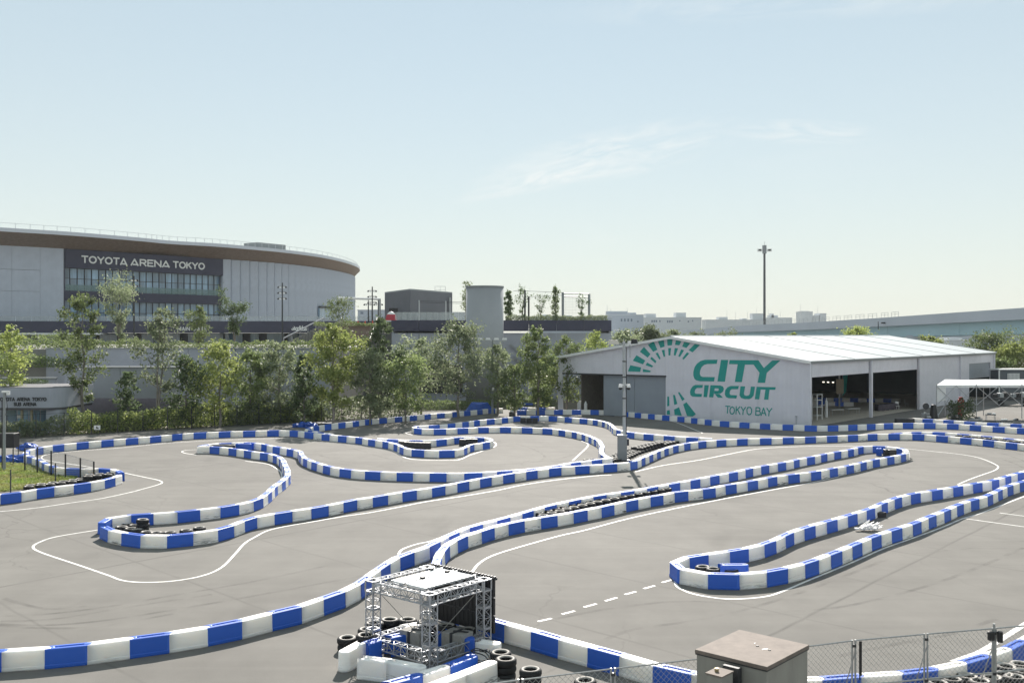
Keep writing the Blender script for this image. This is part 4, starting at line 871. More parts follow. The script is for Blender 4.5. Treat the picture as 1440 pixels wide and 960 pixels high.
st, wd = text_strokes('adidas', 0, 0, 1, .12); A0, A1 = (416 - 720) / FPX * 189.9, (431.5 - 720) / FPX * 189.9; k_ = (A1 - A0) / wd
stroke_print('sign_letters', pp, [[(A0 + a * k_, 10.75 + z * .85) for a, z in s_] for s_ in st], .17, M_WHT, pod, .03, .05)
ax = (410.5 - 720) / FPX * 189.9
b = MB()
for j, (x0, hh) in enumerate(((0, .35), (.24, .6), (.48, .85))): b.slab([pp.at(ax + x0, 10.75, .03), pp.at(ax + x0 + .17, 10.75, .03), pp.at(ax + x0 + .17 - .02, 10.75 + hh * .75, .03), pp.at(ax + x0 - .12, 10.75 + hh, .03)], pp.n, .05)
b.build('three_bar_emblem', M_WHT, pod, fix=True); reroot(pod, (-70, 195, DKZ))
b = MB()
for k in range(30):
    x = -115 + k * 3.1
    if k % 1 == 0: b.box((x, 190.2, 13.0), (3.0, .05, 1.0))
o = b.build('glass_railing', mat('clear_balustrade', (.45, .5, .52), .1, alpha=.3)); tag(o, 'frameless glass railing along the podium roof edge below the arena', 'railing')

def rwall(name, lab, x0, x1, y, z0, z1_, th=.5, seg=6.0, m=M_RCONC, copin=True, rz=0):
    t_ = thing(name, lab, 'wall', ((x0 + x1) / 2, y, z0)); nn = max(1, int(round((x1 - x0) / seg))); wd = (x1 - x0) / nn
    for k in range(nn): part_box('wall_panel', m, t_, (x0 - (x0 + x1) / 2 + wd * (k + .5), 0, (z1_ - z0) / 2), (wd - .05, th, z1_ - z0))
    if copin: part_box('coping', M_GREYP, t_, (0, -.04, z1_ - z0 + .08), (x1 - x0 + .1, th + .16, .14))
    return t_
rwall('retaining_wall', 'long grey upper retaining wall carrying the planted deck below the arena', -57, -22.2, 122, .0, 8.2)
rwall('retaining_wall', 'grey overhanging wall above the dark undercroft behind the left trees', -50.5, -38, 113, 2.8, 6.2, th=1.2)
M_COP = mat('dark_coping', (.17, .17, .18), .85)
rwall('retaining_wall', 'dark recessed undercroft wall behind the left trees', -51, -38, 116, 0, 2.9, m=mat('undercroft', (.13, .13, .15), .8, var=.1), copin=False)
rwall('retaining_wall', 'grey stepped terrace wall behind the tree at the far left', -64, -50.8, 111, 0, 5.05)
rwall('retaining_wall', 'upper pale terrace wall at the far left below the podium', -75, -57.2, 124, 0, 7.0)
def prow(lab, xs, y):
    pass
# pavilion at far left
pv = thing('pavilion', 'low grey pavilion with rounded canopy lettered TOYOTA ARENA TOKYO SUB ARENA', 'building')
Y0 = 101.0; X0, X1 = -54.0, (85 - 720) / FPX * Y0
b = MB(); rr = 1.6; poly = [(X0, Y0)] + [(X1 - rr + rr * math.cos(R_(a)), Y0 + rr + rr * math.sin(R_(a))) for a in range(-90, 1, 15)] + [(X1, Y0 + 8), (X0, Y0 + 8)]
b.prism(poly, 2.55, 4.55); b.build('canopy', M_RCONC, pv, fix=True)
b = MB(); poly2 = [(X0, Y0 + .15)] + [(X1 - rr + (rr - .15) * math.cos(R_(a)), Y0 + rr + (rr - .15) * math.sin(R_(a))) for a in range(-90, 1, 15)] + [(X1 - .15, Y0 + 8), (X0, Y0 + 8)]
b.prism([(x_, y_) for x_, y_ in poly2], 4.551, 4.62); b.prism(poly2, 2.3, 2.55); b.build('canopy_edge_and_cap', mat('dark_edge_and_cap', (.1, .1, .11), .6), pv, fix=True)  # upper prism: dark cap added to tone down the sunlit canopy top
for k, x in enumerate((-53, -51.3, -50.1, -48.9, -47.8)):
    if k: part_box('window_pane', M_GLASS, pv, ((x + lastx) / 2, Y0 + 2.2, 1.15), (x - lastx - .16, .1, 2.3)); 
    lastx = x
for x in (-52.2, -50.1, -49.1): part_box('post', mat('tan_post', (.34, .30, .2), .6), pv, (x, Y0 + .8, 1.15), (.2, .2, 2.3)) if x != -52.2 else None
part_box('side_wall', M_RCONC, pv, (X1 - 1.0, Y0 + 3, 1.15), (1.4, 5, 2.3)); part_box('column', M_GREYP, pv, (-44.9, Y0 + 1.2, 1.2), (.4, .4, 2.4))
part_box('notice', M_WHT, pv, (-51.0, Y0 + 2.1, 1.5), (.5, .04, .35))
pq = Plane((0, Y0, 0), (1, 0, 0)); pq.n = Vector((0, -1, 0)); st = []
for txt, xa, xb, zb in (('TOYOTD DREND TOKYO', -3, 66, 3.28), ('SUB DREND', 20, 52, 2.78)):
    s0, wd = text_strokes(txt.replace('D', 'A'), 0, 0, 1, .25); A0, A1 = (xa - 720) / FPX * Y0, (xb - 720) / FPX * Y0; k_ = (A1 - A0) / wd
    st += [[(A0 + a * k_, zb + z * .30) for a, z in s_] for s_ in s0]
stroke_print('sign_letters', pq, st, .085, M_DKMET, pv, .02, .03); reroot(pv, (-48, Y0 + 4, 0))

# right-hand block with the dark band, drum and box building
blk = thing('terrace_building', 'grey building with a dark top band running behind the trees in the middle', 'building')
bx0, bx1 = -18.2, 15.0
for k in range(8):
    x = bx0 + (bx1 - bx0) * (k + .5) / 8; part_box('wall_panel', M_RCONC, blk, (x, 150.6, 5.1), ((bx1 - bx0) / 8 - .05, .4, 10.2)); part_box('fascia_panel', M_NAVY, blk, (x, 150.2, 11.3), ((bx1 - bx0) / 8 - .04, .5, 1.62))
part_box('roof_slab', M_DECK, blk, ((bx0 + bx1) / 2, 170, 12.0), (bx1 - bx0, 39, .2)); part_box('side_wall', M_RCONC, blk, (bx1 - .2, 165, 6), (.3, 29, 12)); part_box('side_wall', M_RCONC, blk, (bx0 + .2, 165, 6), (.3, 29, 12))
part_box('dark_entrance_slab', M_BLACK, blk, (-10.6, 150.3, 3.3), (6.2, .2, 4.2)); part_box('dark_entrance_slab', M_BLACK, blk, (-16.8, 150.3, 1.5), (1.4, .2, 3.0))  # flat black slabs: the dark of the entrance openings put into colour
pl_ = Plane((0, 150.4, 0), (1, 0, 0)); pl_.n = Vector((0, -1, 0))
b = MB(); b.slab([pl_.px(718, 483), pl_.px(738, 500), pl_.px(738, 503), pl_.px(716, 485)], pl_.n, .3); b.slab([pl_.px(722, 500), pl_.px(742, 512), pl_.px(742, 516), pl_.px(722, 504)], pl_.n, .35); b.build('stair_string', M_GREYP, blk, fix=True)
b = MB()
for k in range(14): b.box((bx0 + 1 + k * .96, 150.3, 12.75), (.92, .04, 1.2))
b.build('glass_railing', mat('clear_glass_rail', (.5, .55, .56), .1, alpha=.35), blk)
reroot(blk, (-2, 165, 0))
dr = thing('drum_tower', 'plain grey cylindrical concrete drum standing in front of the dark banded building', 'tower', (Q(681.7, 470, 141).x, 141, 0))
b = MB(); b.tube((0, 0, 0), (0, 0, 16.6), 2.66, n=48); me = b.mesh('drum_shell', mat('drum_paint', (.36, .37, .385), .55, metal=.15, var=.04, nscale=.5)); 
for p_ in me.polygons: p_.use_smooth = len(p_.vertices) == 4
put('shell', me, dr); b = MB(); b.tube((0, 0, 16.6), (0, 0, 16.8), 2.72, n=48); b.build('top_rim', M_GREYP, dr)
bb = thing('plant_building', 'dark grey box building standing on the podium left of the drum', 'building')
c_, l_, r_ = Q(577, 408, 176), Q(541, 410, 190), Q(636, 409, 190); zt = c_.z
b = MB(); far = l_ + r_ - c_
M_BOXB = mat('dark_box_cladding', (.14, .145, .165), .6, var=.06, nscale=.5)
for nm, p_, q_ in (('left_wall', l_, c_), ('right_wall', c_, r_), ('rear_wall', r_, far), ('rear_wall', far, l_)):
    b = MB(); b.slab([(p_.x, p_.y, 12), (q_.x, q_.y, 12), (q_.x, q_.y, zt), (p_.x, p_.y, zt)], (0, .1, 0), 1.5); b.build(nm, M_BOXB, bb, fix=True)
b = MB(); b.slab([(p_.x, p_.y, zt) for p_ in (l_, c_, r_, far)], (0, 0, 1), .25); b.build('roof_edge', M_GREYP, bb, fix=True)
for px in (628, 632.5): q = Q(px, 428, 188.4); b = MB(); b.tube((q.x, q.y, 12), (q.x, q.y, zt - .8), .16); b.build('flue', M_STEEL, bb)
q = Q(619, 405, 189); b = MB()
for dx in (-1, 0, 1): b.tube((q.x + dx, q.y, zt), (q.x + dx, q.y, zt + 1.3), .04, n=4)
for z in (.6, 1.3): b.tube((q.x - 1, q.y, zt + z), (q.x + 1, q.y, zt + z), .04, n=4)
b.build('roof_ladder_cage', M_STEEL, bb); q = Q(560, 438, 184); part_box('window_pane', M_BLACK, bb, (q.x, 182.6, q.z), (3, .3, 1.2)); reroot(bb, (c_.x, c_.y + 7, 12.1))
o = part_box('podium_link', M_DECK, None, (-14, 185, 6.0), (24, 30, 12.0)); o['kind'] = 'structure'
# stair, handrail, cones and dome near the middle
stt = thing('outdoor_stair', 'brown outdoor stair climbing to the podium beside the orange cones', 'stairs', (-25.8, 160, DKZ))
M_STEP = mat('brown_steps', (.26, .19, .15), .8, var=.2)
for k in range(12): part_box('step', M_STEP, stt, (0, k * .75, .15 + k * .3), (6.0, .8, .3))
for sx in (-3.0, 3.0): b = MB(); b.tube((sx, -.3, 1.1), (sx, 8.6, 4.7), .045, n=5); b.tube((sx, -.3, 0), (sx, -.3, 1.1), .05); b.tube((sx, 8.6, 3.4), (sx, 8.6, 4.7), .05); b.build('handrail', M_GREYP, stt)
st2 = thing('ramp_stair', 'grey stair with pale sloping handrails rising right beside the small white sign', 'stairs', (0, 0, 0))
for off in (0, 3.0):
    p0, p1 = Q(399, 475.5, 172 + off), Q(455, 447, 178 + off); b = MB(); b.tube(p0, p1, .12, n=5); m_ = p0.lerp(p1, .5)
    for k in range(6): q = p0.lerp(p1, k / 5); b.tube(q, q - Vector((0, 0, 1.1)), .05, n=4)
    b.build('handrail', M_ALU, st2)
for k in range(14):
    p0, p1 = Q(400, 484, 173), Q(456, 455, 179); q = p0.lerp(p1, (k + .5) / 14); part_box('step', M_DECK, st2, (q.x, q.y + 1.4, (q.z + 7) / 2), (.62, 3, q.z - 7))
reroot(st2, (-36, 176, DKZ))
cone = thing('traffic_cone', 'orange traffic cone leftmost of the row above the brown stair', 'cone', (0, 0, 0), 0, 'orange cones on the podium')
M_OR = mat('orange_plastic', (.75, .09, .03), .5)
b = MB(); b.tube((0, 0, .05), (0, 0, 1.15), .26, .05, n=10); b.build('body', M_OR, cone); part_box('base', M_OR, cone, (0, 0, .03), (.6, .6, .06))
ords = ['second of the row', 'middle one of the row', 'fourth of the row', 'rightmost of the row']
for k, (x, y) in enumerate(((485, 457), (494, 456.5), (503.5, 456), (513.5, 455.8), (524, 455.5))):
    q = Q(x, y, 170); q.z -= .55
    if k == 0: cone.location = q
    else: dup(cone, q, 0, 'orange traffic cone %s above the brown stair' % ords[k - 1])
o = part_box('podium_landing', M_DECK, None, (-25.5, 172.5, 5.6), (11, 6.2, 11.3)); o['kind'] = 'structure'
dm = thing('inflatable_dome', 'small red and white inflatable dome beside the dark box building', 'dome', (Q(550, 443, 168).x, 168, 12.15)); 
bm = bmesh.new(); bmesh.ops.create_uvsphere(bm, u_segments=24, v_segments=12, radius=1); bmesh.ops.delete(bm, geom=[v for v in bm.verts if v.co.z < -.05], context='VERTS')
me = bpy.data.meshes.new('shell'); bm.to_mesh(me); bm.free(); me.materials.append(mat('red_fabric', (.45, .03, .05), .5)); me.materials.append(M_WHT)
for p_ in me.polygons: p_.use_smooth = True; p_.material_index = 1 if p_.center.z > .78 else 0
put('shell', me, dm, scl=(1.0, .8, 1.7)); b = MB(); b.tube((0, -.02, 0), (0, -.02, .2), 1.03, n=20); b.build('base_ring', M_WHT, dm)

# net frames on the right-hand roof
nf = thing('net_frame', 'tall steel frame of a ball court on the roof right of the columnar tree', 'frame', (Q(808, 440, 158).x, 158, 12.1))
def fr(px, y0, y1, D, r=.22): q = Q(px, y0, D); q2 = Q(px, y1, D); return q, q2
b = MB()
base = Vector(nf.location)
for nm, (x, y0) in (('post', (791.5, 411)), ('post', (828.5, 413))):
    q = Q(x, y0, 158); bq = MB(); bq.tube((q.x - base.x, 0, 0), (q.x - base.x, 0, q.z - base.z), .2, n=6); bq.build(nm, M_GREYP, nf)
for y in ((412.5, 415), (417, 419.5)):
    q = Q(791.5, y[0], 158); q2 = Q(828.5, y[0] + .8, 158); bq = MB(); bq.tube(q - base, q2 - base, .09, n=5); bq.build('beam', M_GREYP, nf)
b = MB()
for k in range(9): q = Q(791 + k * 4.7, 414, 158) - base; b.tube((q.x, 0, 0), (q.x, 0, q.z), .012, n=3, cap=False)
for k in range(6): q0 = Q(791.5, 420 + k * 4, 158) - base; q1 = Q(828.5, 420 + k * 4, 158) - base; b.tube(q0, q1, .012, n=3, cap=False)
b.build('net', M_STEEL, nf)
n2_ = thing('net_frame', 'dark posts with wires strung between the roof shrubs', 'frame', (Q(738, 440, 156).x, 156, 12.1)); base = Vector(n2_.location)
for x, y0 in ((738.2, 408), (743.5, 417)): q = Q(x, y0, 156) - base; bq = MB(); bq.tube((q.x, 0, 0), (q.x, 0, q.z), .14, n=6); bq.build('post', M_DKMET, n2_)
for xa, ya, xb, yb in ((722, 409, 738, 409.2), (738, 409, 791, 411.5), (743, 417.3, 791, 415)): bq = MB(); bq.tube(Q(xa, ya, 156) - base, Q(xb, yb, 156) - base, .03, n=3); bq.build('wire', M_DKMET, n2_)
# roof court posts left of drum
cf = thing('net_frame', 'white topped net posts with a cable in front of the box building', 'frame', (Q(590, 440, 160).x, 160, 12.1)); base = Vector(cf.location)
for x, y0 in ((589.5, 422), (627, 423)): q = Q(x, y0, 160) - base; bq = MB(); bq.tube((q.x, 0, 0), (q.x, 0, q.z), .11, n=6); bq.build('post', M_STEEL, cf)
for dy in (0, 2): bq = MB(); bq.tube(Q(589.5, 423 + dy, 160) - base, Q(656, 425 + dy, 160) - base, .03, n=3); bq.build('wire', M_DKMET, cf)
ov = thing('overhead_cable_beam', 'thin pale horizontal beam with a mast right of the arena wall', 'mast', (Q(534, 447, 190).x, 190, 12)); base = Vector(ov.location)
bq = MB(); bq.tube(Q(534, 447, 190) - base, Q(534, 420, 190) - base, .2, n=6); bq.build('post', M_STEEL, ov)
bq = MB(); bq.tube(Q(476, 419, 190) - base, Q(534, 420.5, 190) - base, .22, n=6); bq.build('beam', M_WHT, ov)

# ------------------------------------------------------------------ floodlight masts
def mast(px, ytop, D, z0, lab, rows=3, r=.12):
    q = Q(px, ytop, D); t_ = thing('floodlight_mast', lab, 'lamp post', (q.x, D, z0), 0, 'slender floodlight masts by the arena'); H_ = q.z - z0; s = D / 190
    b = MB(); b.tube((0, 0, 0), (0, 0, H_), r * 1.2, r * .8, n=8); b.build('pole', M_DKMET, t_)
    for k in range(rows):
        z = H_ - .7 * s - k * 1.1 * s; b = MB(); b.tube((-.75 * s, 0, z), (.75 * s, 0, z), .05, n=5); b.build('cross_arm', M_DKMET, t_)
        for sx in (-.75, -.35, .35, .75):
            b = MB(); b.box((sx * s, -.15, z - .18 * s), (.32 * s, .3 * s, .28 * s), 0, .7); b.build('lamp_head', M_DKMET if abs(sx) > .5 else M_WHT, t_)
    return t_
mast(188.5, 388, 150, DKZ, 'dark floodlight mast in front of the arena glazing'); mast(397, 397.5, 170, DKZ, 'dark floodlight mast in front of the ribbed right wing of the arena')
mast(523.5, 403, 175, 12, 'dark floodlight mast against the sky right of the arena')
mast(518, 422, 190, 12, 'short twin floodlight mast just left of the dark one right of the arena', rows=1); mast(532, 422, 195, 12, 'short twin floodlight mast just right of the dark one right of the arena', rows=1)
# four lamp mast behind the track
q = P(692.5, 583); lm = thing('floodlight_mast', 'grey mast with a wide crossbar of four floodlights above the blue tarpaulin', 'lamp post', (q.x, q.y, 0)); Ht = Q(692, 477, q.y).z
b = MB(); b.tube((0, 0, 0), (0, 0, Ht), .15, .10, n=10); b.build('pole', M_GREYP, lm); b = MB(); b.box((0, 0, Ht - .2), (3.6, .12, .12)); b.build('crossbar', M_STEEL, lm)
for sx in (-1.55, -.55, .5, 1.5): b = MB(); b.box((sx, -.05, Ht + .05), (.62, .4, .26), 0, .8); b.build('lamp_head', M_WHT, lm)
part_box('junction_box', M_WHT, lm, (.1, -.2, 3.2), (.25, .2, .45)); part_box('junction_box', M_WHT, lm, (-.02, -.18, 6.0), (.2, .18, .25))
# far high mast
q = Q(1075, 345, 390); fm = thing('high_mast', 'very tall dark high mast light standing alone against the sky beyond the highway', 'lamp post', (q.x, 390, 0)); H_ = q.z
b = MB(); b.tube((0, 0, 0), (0, 0, H_ - 3), .55, .42, n=10); b.tube((0, 0, H_), (0, 0, H_ + 1.6), .06, n=4); b.build('pole', mat('mast_dark', (.08, .085, .09), .6), fm)
b = MB(); b.tube((0, 0, H_ - 3.2), (0, 0, H_), .85, n=10); b.build('lantern_ring', M_GREYP, fm)
for sx in (-1.9, 1.9): b = MB(); b.box((sx, 0, H_ - 1.9), (1.5, 1.2, 1.0)); b.build('lamp_head', M_WHT, fm); b = MB(); b.box((sx, -.65, H_ - 1.9), (1.1, .1, .5)); b.build('lamp_lens', M_BLACK, fm)
# main camera mast in the track
p = P(876.5, 648); cm = thing('camera_mast', 'tall grey mast with cabinet and two dome cameras in the middle of the track', 'lamp post', (p.x, p.y, 0)); D0 = p.y
def hz_(y): return Q(876, y, D0).z
b = MB(); b.tube((.10, .15, 0), (.10, .15, hz_(508)), .15, .13, n=12); b.build('lower_pole', M_STEEL, cm, smooth=False)
b = MB(); b.tube((.09, .15, hz_(508)), (.06, .15, hz_(480)), .125, .11, n=12); b.build('upper_pole', M_STEEL, cm)
b = MB()
for y in (508, 530, 560, 585): b.tube((.10, .15, hz_(y) - .05), (.10, .15, hz_(y) + .05), .165, n=12)
b.build('clamp_band', M_DKMET, cm); b = MB(); b.tube((.26, .1, .3), (.26, .1, 9.0), .025, n=5); b.build('cable', M_BLACK, cm)
b = MB(); b.box((-.10, -.12, 1.02), (.72, .5, 2.04)); o = put('cabinet', bevel(b.mesh('cabinet', mat('cabinet_grey', (.22, .235, .235), .5, var=.05)), .02, 2), cm)
part_box('cabinet_cap', M_WHT, cm, (-.10, -.12, 2.07), (.76, .54, .05)); part_box('foot_plate', M_DKMET, cm, (0, 0, .06), (1.0, .8, .1)); part_box('cable_box', M_BLACK, cm, (.38, .05, 1.5), (.14, .2, .55))
for sx in (-1, 1):
    b = MB(); b.tube((.1, .1, hz_(541)), (.1 + sx * .32, .0, hz_(541)), .045, n=6); b.tube((.1 + sx * .32, 0, hz_(541) + .04), (.1 + sx * .32, 0, hz_(544.5)), .13, .17, n=12); b.build('camera_housing', M_WHT, cm)
    bm = bmesh.new(); bmesh.ops.create_uvsphere(bm, u_segments=14, v_segments=8, radius=.15); me = bpy.data.meshes.new('camera_dome'); bm.to_mesh(me); bm.free(); me.materials.append(M_BLACK); put('camera_dome', me, cm, (.1 + sx * .32, 0, hz_(545.5)))
b = MB(); b.box((.05, .1, hz_(483)), (1.3, .06, .06)); b.tube((.06, .15, hz_(480)), (.06, .15, hz_(476)), .03); b.tube((.75 - .2, .1, hz_(483)), (.75 - .2, .1, hz_(503)), .045, n=6); b.build('cross_arm', M_STEEL, cm)
b = MB(); b.box((-.78, .0, hz_(481)), (.78, .5, .34), .1, .85); b.build('lamp_head', mat('lamp_cream', (.62, .58, .50), .4), cm)
b = MB(); b.box((.88, .0, hz_(480)), (.5, .45, .36), -.3, .8); b.build('lamp_head', M_BLACK, cm); b = MB(); b.box((.52, .0, hz_(482)), (.28, .3, .3), .5, .9); b.build('lamp_head', M_WHT, cm)
# left edge pole
p = P(6, 662); lp_ = thing('camera_pole', 'pale grey pole with a small white camera arm at the left edge by the grass', 'pole', (p.x, p.y, 0)); Ht = Q(6, 551, p.y).z
b = MB(); b.tube((0, 0, 0), (0, 0, Ht), .11, .085, n=10); b.build('pole', M_GREYP, lp_); b = MB(); b.box((.12, 0, Ht + .02), (.55, .2, .12)); b.box((.3, 0, Ht - .12), (.2, .2, .18)); b.build('camera_head', M_WHT, lp_)
b = MB(); b.tube((.1, 0, Ht - .1), (.25, 0, Ht - 1.2), .02, n=4); b.tube((.25, 0, Ht - 1.2), (.1, 0, Ht - 1.7), .02, n=4); b.tube((-.16, 0, .2), (-.16, 0, Ht - .6), .04, n=5); b.build('cable', M_BLACK, lp_)

# ------------------------------------------------------------------ elevated highway and far skyline
hw = thing('elevated_highway', 'pale blue elevated highway climbing to the right edge behind the hangar', 'bridge')
M_PARA = mat('parapet_grey', (.50, .54, .61), .7, var=.05, nscale=.1); M_GIRD = mat('girder_blue', (.34, .52, .60), .5, var=.05, nscale=.1)
HP = [(960, 464.5, 440, 2), (985, 463, 410, 3.0), (1040, 458, 370, 9.6), (1140, 453, 315, 9.4), (1240, 446.7, 270, 9.6), (1340, 439.6, 232, 11), (1440, 432.6, 200, 13), (1560, 423, 172, 15), (1700, 411, 148, 18)]
tp = [Q(x, y, D) for x, y, D, h in HP]
for i in range(len(tp) - 1):
    a, c = tp[i], tp[i + 1]; d = Vector((c.x - a.x, c.y - a.y, 0)).normalized(); n_ = Vector((d.y, -d.x, 0)); 
    if n_.y > 0: n_ = -n_
    def rail(nm, off, z0, z1_, th, m):
        b = MB(); b.slab([a + n_ * off + Vector((0, 0, z0)), c + n_ * off + Vector((0, 0, z0)), c + n_ * off + Vector((0, 0, z1_)), a + n_ * off + Vector((0, 0, z1_))], -n_, th); b.build(nm, m, hw, fix=True)
    k0 = 2.35
    rail('parapet', 0, -k0, 0, .4, M_PARA); rail('girder', -1.6, -k0 - 2.9, -k0 + .02, .5, M_GIRD); rail('deck', -.5, -k0 + .1, -k0 + .5, 11, M_PARA)
    rail('parapet', -11.5, -k0, 0, .4, M_PARA); rail('girder', -9.5, -k0 - 2.9, -k0 + .02, .5, M_GIRD)
for f_, idx in ((.35, 2), (.5, 4), (.45, 6), (.6, 7)):
    a = tp[idx].lerp(tp[idx + 1], f_); part_box('pier', M_PARA, hw, (a.x + 2.5, a.y + 5, (a.z - 5) / 2), (2.6, 4.2, a.z - 5), R_(50))
pr_ = None
for k in range(0, 42):
    x = 1045 + k * 5.4; t_ = None
    for i in range(len(HP) - 1):
        if HP[i][0] <= x <= HP[i + 1][0]: t_ = tp[i].lerp(tp[i + 1], (x - HP[i][0]) / (HP[i + 1][0] - HP[i][0]))
    if t_ is None: continue
    b = MB(); b.tube(t_, t_ + Vector((0, 0, 1.3)), .05, n=4, cap=False)
    if pr_ is not None and k % 3: b.tube(pr_ + Vector((0, 0, 1.28)), t_ + Vector((0, 0, 1.28)), .05, n=4, cap=False); b.tube(pr_ + Vector((0, 0, .7)), t_ + Vector((0, 0, .7)), .04, n=4, cap=False)
    pr_ = t_; b.build('guard_rail', M_STEEL, hw)
t0_ = tp[4]; b = MB(); b.tube(Q(1235, 452, 268), Q(1235, 463, 268), .12, n=5); b.box(Q(1244, 454, 268), (1.8, .4, .4)); b.build('bracket_lamp', M_DKMET, hw)
reroot(hw, (tp[4].x, tp[4].y, 0))
M_FB = [mat('far_wall_hazed_pale', (.62, .64, .66), .7, var=.05, nscale=.05), mat('far_wall_hazed_grey', (.46, .50, .56), .7, var=.05, nscale=.05)]  # distance haze partly put into these pale wall colours
M_FW = mat('far_window', (.16, .2, .26), .4)
def block_b(lab, x0, x1, ytop, D, m, rows=1, wins=(), dep=18, rz=0, boxes=(), mast_=()):
    a, c = Q(x0, ytop, D), Q(x1, ytop, D); cx = (a.x + c.x) / 2; wd = c.x - a.x; t_ = thing('far_building', lab, 'building', (cx, D + dep / 2, 0))
    part_box('wall', m, t_, (0, 0, a.z / 2), (wd, dep, a.z)); part_box('roof', M_FB[0], t_, (0, 0, a.z + .2), (wd + .4, dep + .4, .4))
    for (x, y, w_, h_) in wins:
        q = Q(x, y, D); part_box('window', M_FW, t_, (q.x - cx, -dep / 2 - .03, q.z), (w_ * D / FPX, .12, h_ * D / FPX))
    for (xa, xb, yt) in boxes:
        qa, qb = Q(xa, yt, D), Q(xb, yt, D); part_box('roof_box', m, t_, ((qa.x + qb.x) / 2 - cx, 0, (a.z + qa.z) / 2 + .3), (qb.x - qa.x, dep * .5, qa.z - a.z))
    for (x, yt) in mast_:
        q = Q(x, yt, D); b = MB(); b.tube((q.x - cx, 0, a.z), (q.x - cx, 0, q.z), .12, n=4); b.build('aerial', M_STEEL, t_)
    return t_
block_b('pale blue building with four square windows far behind the left end of the hangar roof', 855, 905, 443, 560, M_FB[1], wins=[(874 + k * 4.7, 450, 2.2, 4) for k in range(4)] + [(897, 452, 2, 2)], boxes=[(855, 884, 438), (886, 896, 440)], mast_=[(856, 428), (861, 434), (884.5, 431)])
block_b('long low pale building with a roof cube far behind the hangar ridge', 905.5, 986.5, 447, 620, M_FB[0], wins=[(917 + k * 3, 451.5, 2, 3) for k in range(3)] + [(928, 451.5, 1.6, 2.5)] + [(939 + k * 3, 452, 2, 3.2) for k in range(3)] + [(956, 451, 1.4, 2), (968, 452, 2, 2), (974, 451, 1.4, 2)], boxes=[(909.5, 924, 441.5), (952, 966.5, 440)])
block_b('far white building just left of the tall dark mast', 993, 1078, 450, 800, M_FB[0], boxes=[(1012, 1025, 446), (1045, 1052, 448), (1060, 1076, 441)], mast_=[(1025.5, 434), (1038, 438), (1055, 438), (1068, 432)])
block_b('far stepped white building just right of the tall dark mast', 1081, 1114, 447, 900, M_FB[0], boxes=[(1084, 1096, 443.5), (1087, 1090, 441)], mast_=[(1084, 434), (1101, 436)])
block_b('far white tower block on the highway skyline with an aerial', 1127, 1143, 438.5, 950, M_FB[0], boxes=[(1128, 1140, 437.5)], mast_=[(1129.5, 427)])
block_b('far small white block between two towers on the highway skyline', 1143.5, 1152, 444, 950, M_FB[0])
block_b('far narrow white tower at the right end of the highway skyline', 1153, 1162, 441, 950, M_FB[0], mast_=[(1154, 428)])
block_b('long far grey warehouse seen under the highway at the right edge', 1330, 1700, 469, 700, M_FB[1], wins=[(1372 + k * 6, 470.5, 3, 1.5) for k in range(14)])
block_b('far white vessel like building low behind the hangar corner', 1335, 1366, 479, 420, M_FB[0], boxes=[(1340, 1360, 476)])
block_b('far pale building low on the skyline between the arena and the box building', 503, 545, 436.5, 420, M_FB[1], wins=[(509, 440, 4, 3)])
block_b('far pale low building behind the drum tower', 630, 662, 440, 420, M_FB[0])
block_b('far pale building behind the roof shrubs right of the drum', 745, 860, 446, 520, M_FB[1], boxes=[(760, 772, 443), (795, 805, 444)])

# ------------------------------------------------------------------ trees
def leaf_mesh(name, C, size, m, up=.35, aspect=.62):
    """C: (n,3) centres -> bent leaf sprays made of two triangles each"""
    n = len(C); ax = rng.normal(size=(n, 3)); ax[:, 2] += up; ax /= np.linalg.norm(ax, axis=1, keepdims=True)
    t = rng.normal(size=(n, 3)); t -= (t * ax).sum(1, keepdims=True) * ax; t /= np.linalg.norm(t, axis=1, keepdims=True); bt = np.cross(ax, t)
    s = size * rng.uniform(.55, 1.35, (n, 1))
    v = np.empty((n, 4, 3)); v[:, 0] = C - t * s * .5; v[:, 1] = C + bt * s * aspect * .5 + ax * s * .10; v[:, 2] = C + t * s * .5; v[:, 3] = C - bt * s * aspect * .5 + ax * s * .10
    me = bpy.data.meshes.new(name); me.vertices.add(n * 4); me.vertices.foreach_set('co', v.ravel()); me.loops.add(n * 4); me.loops.foreach_set('vertex_index', np.arange(n * 4, dtype=np.int32))
    me.polygons.add(n); me.polygons.foreach_set('loop_start', np.arange(0, n * 4, 4, dtype=np.int32)); me.polygons.foreach_set('loop_total', np.full(n, 4, dtype=np.int32))
    me.materials.append(m); me.update(calc_edges=True); me.validate(); return me
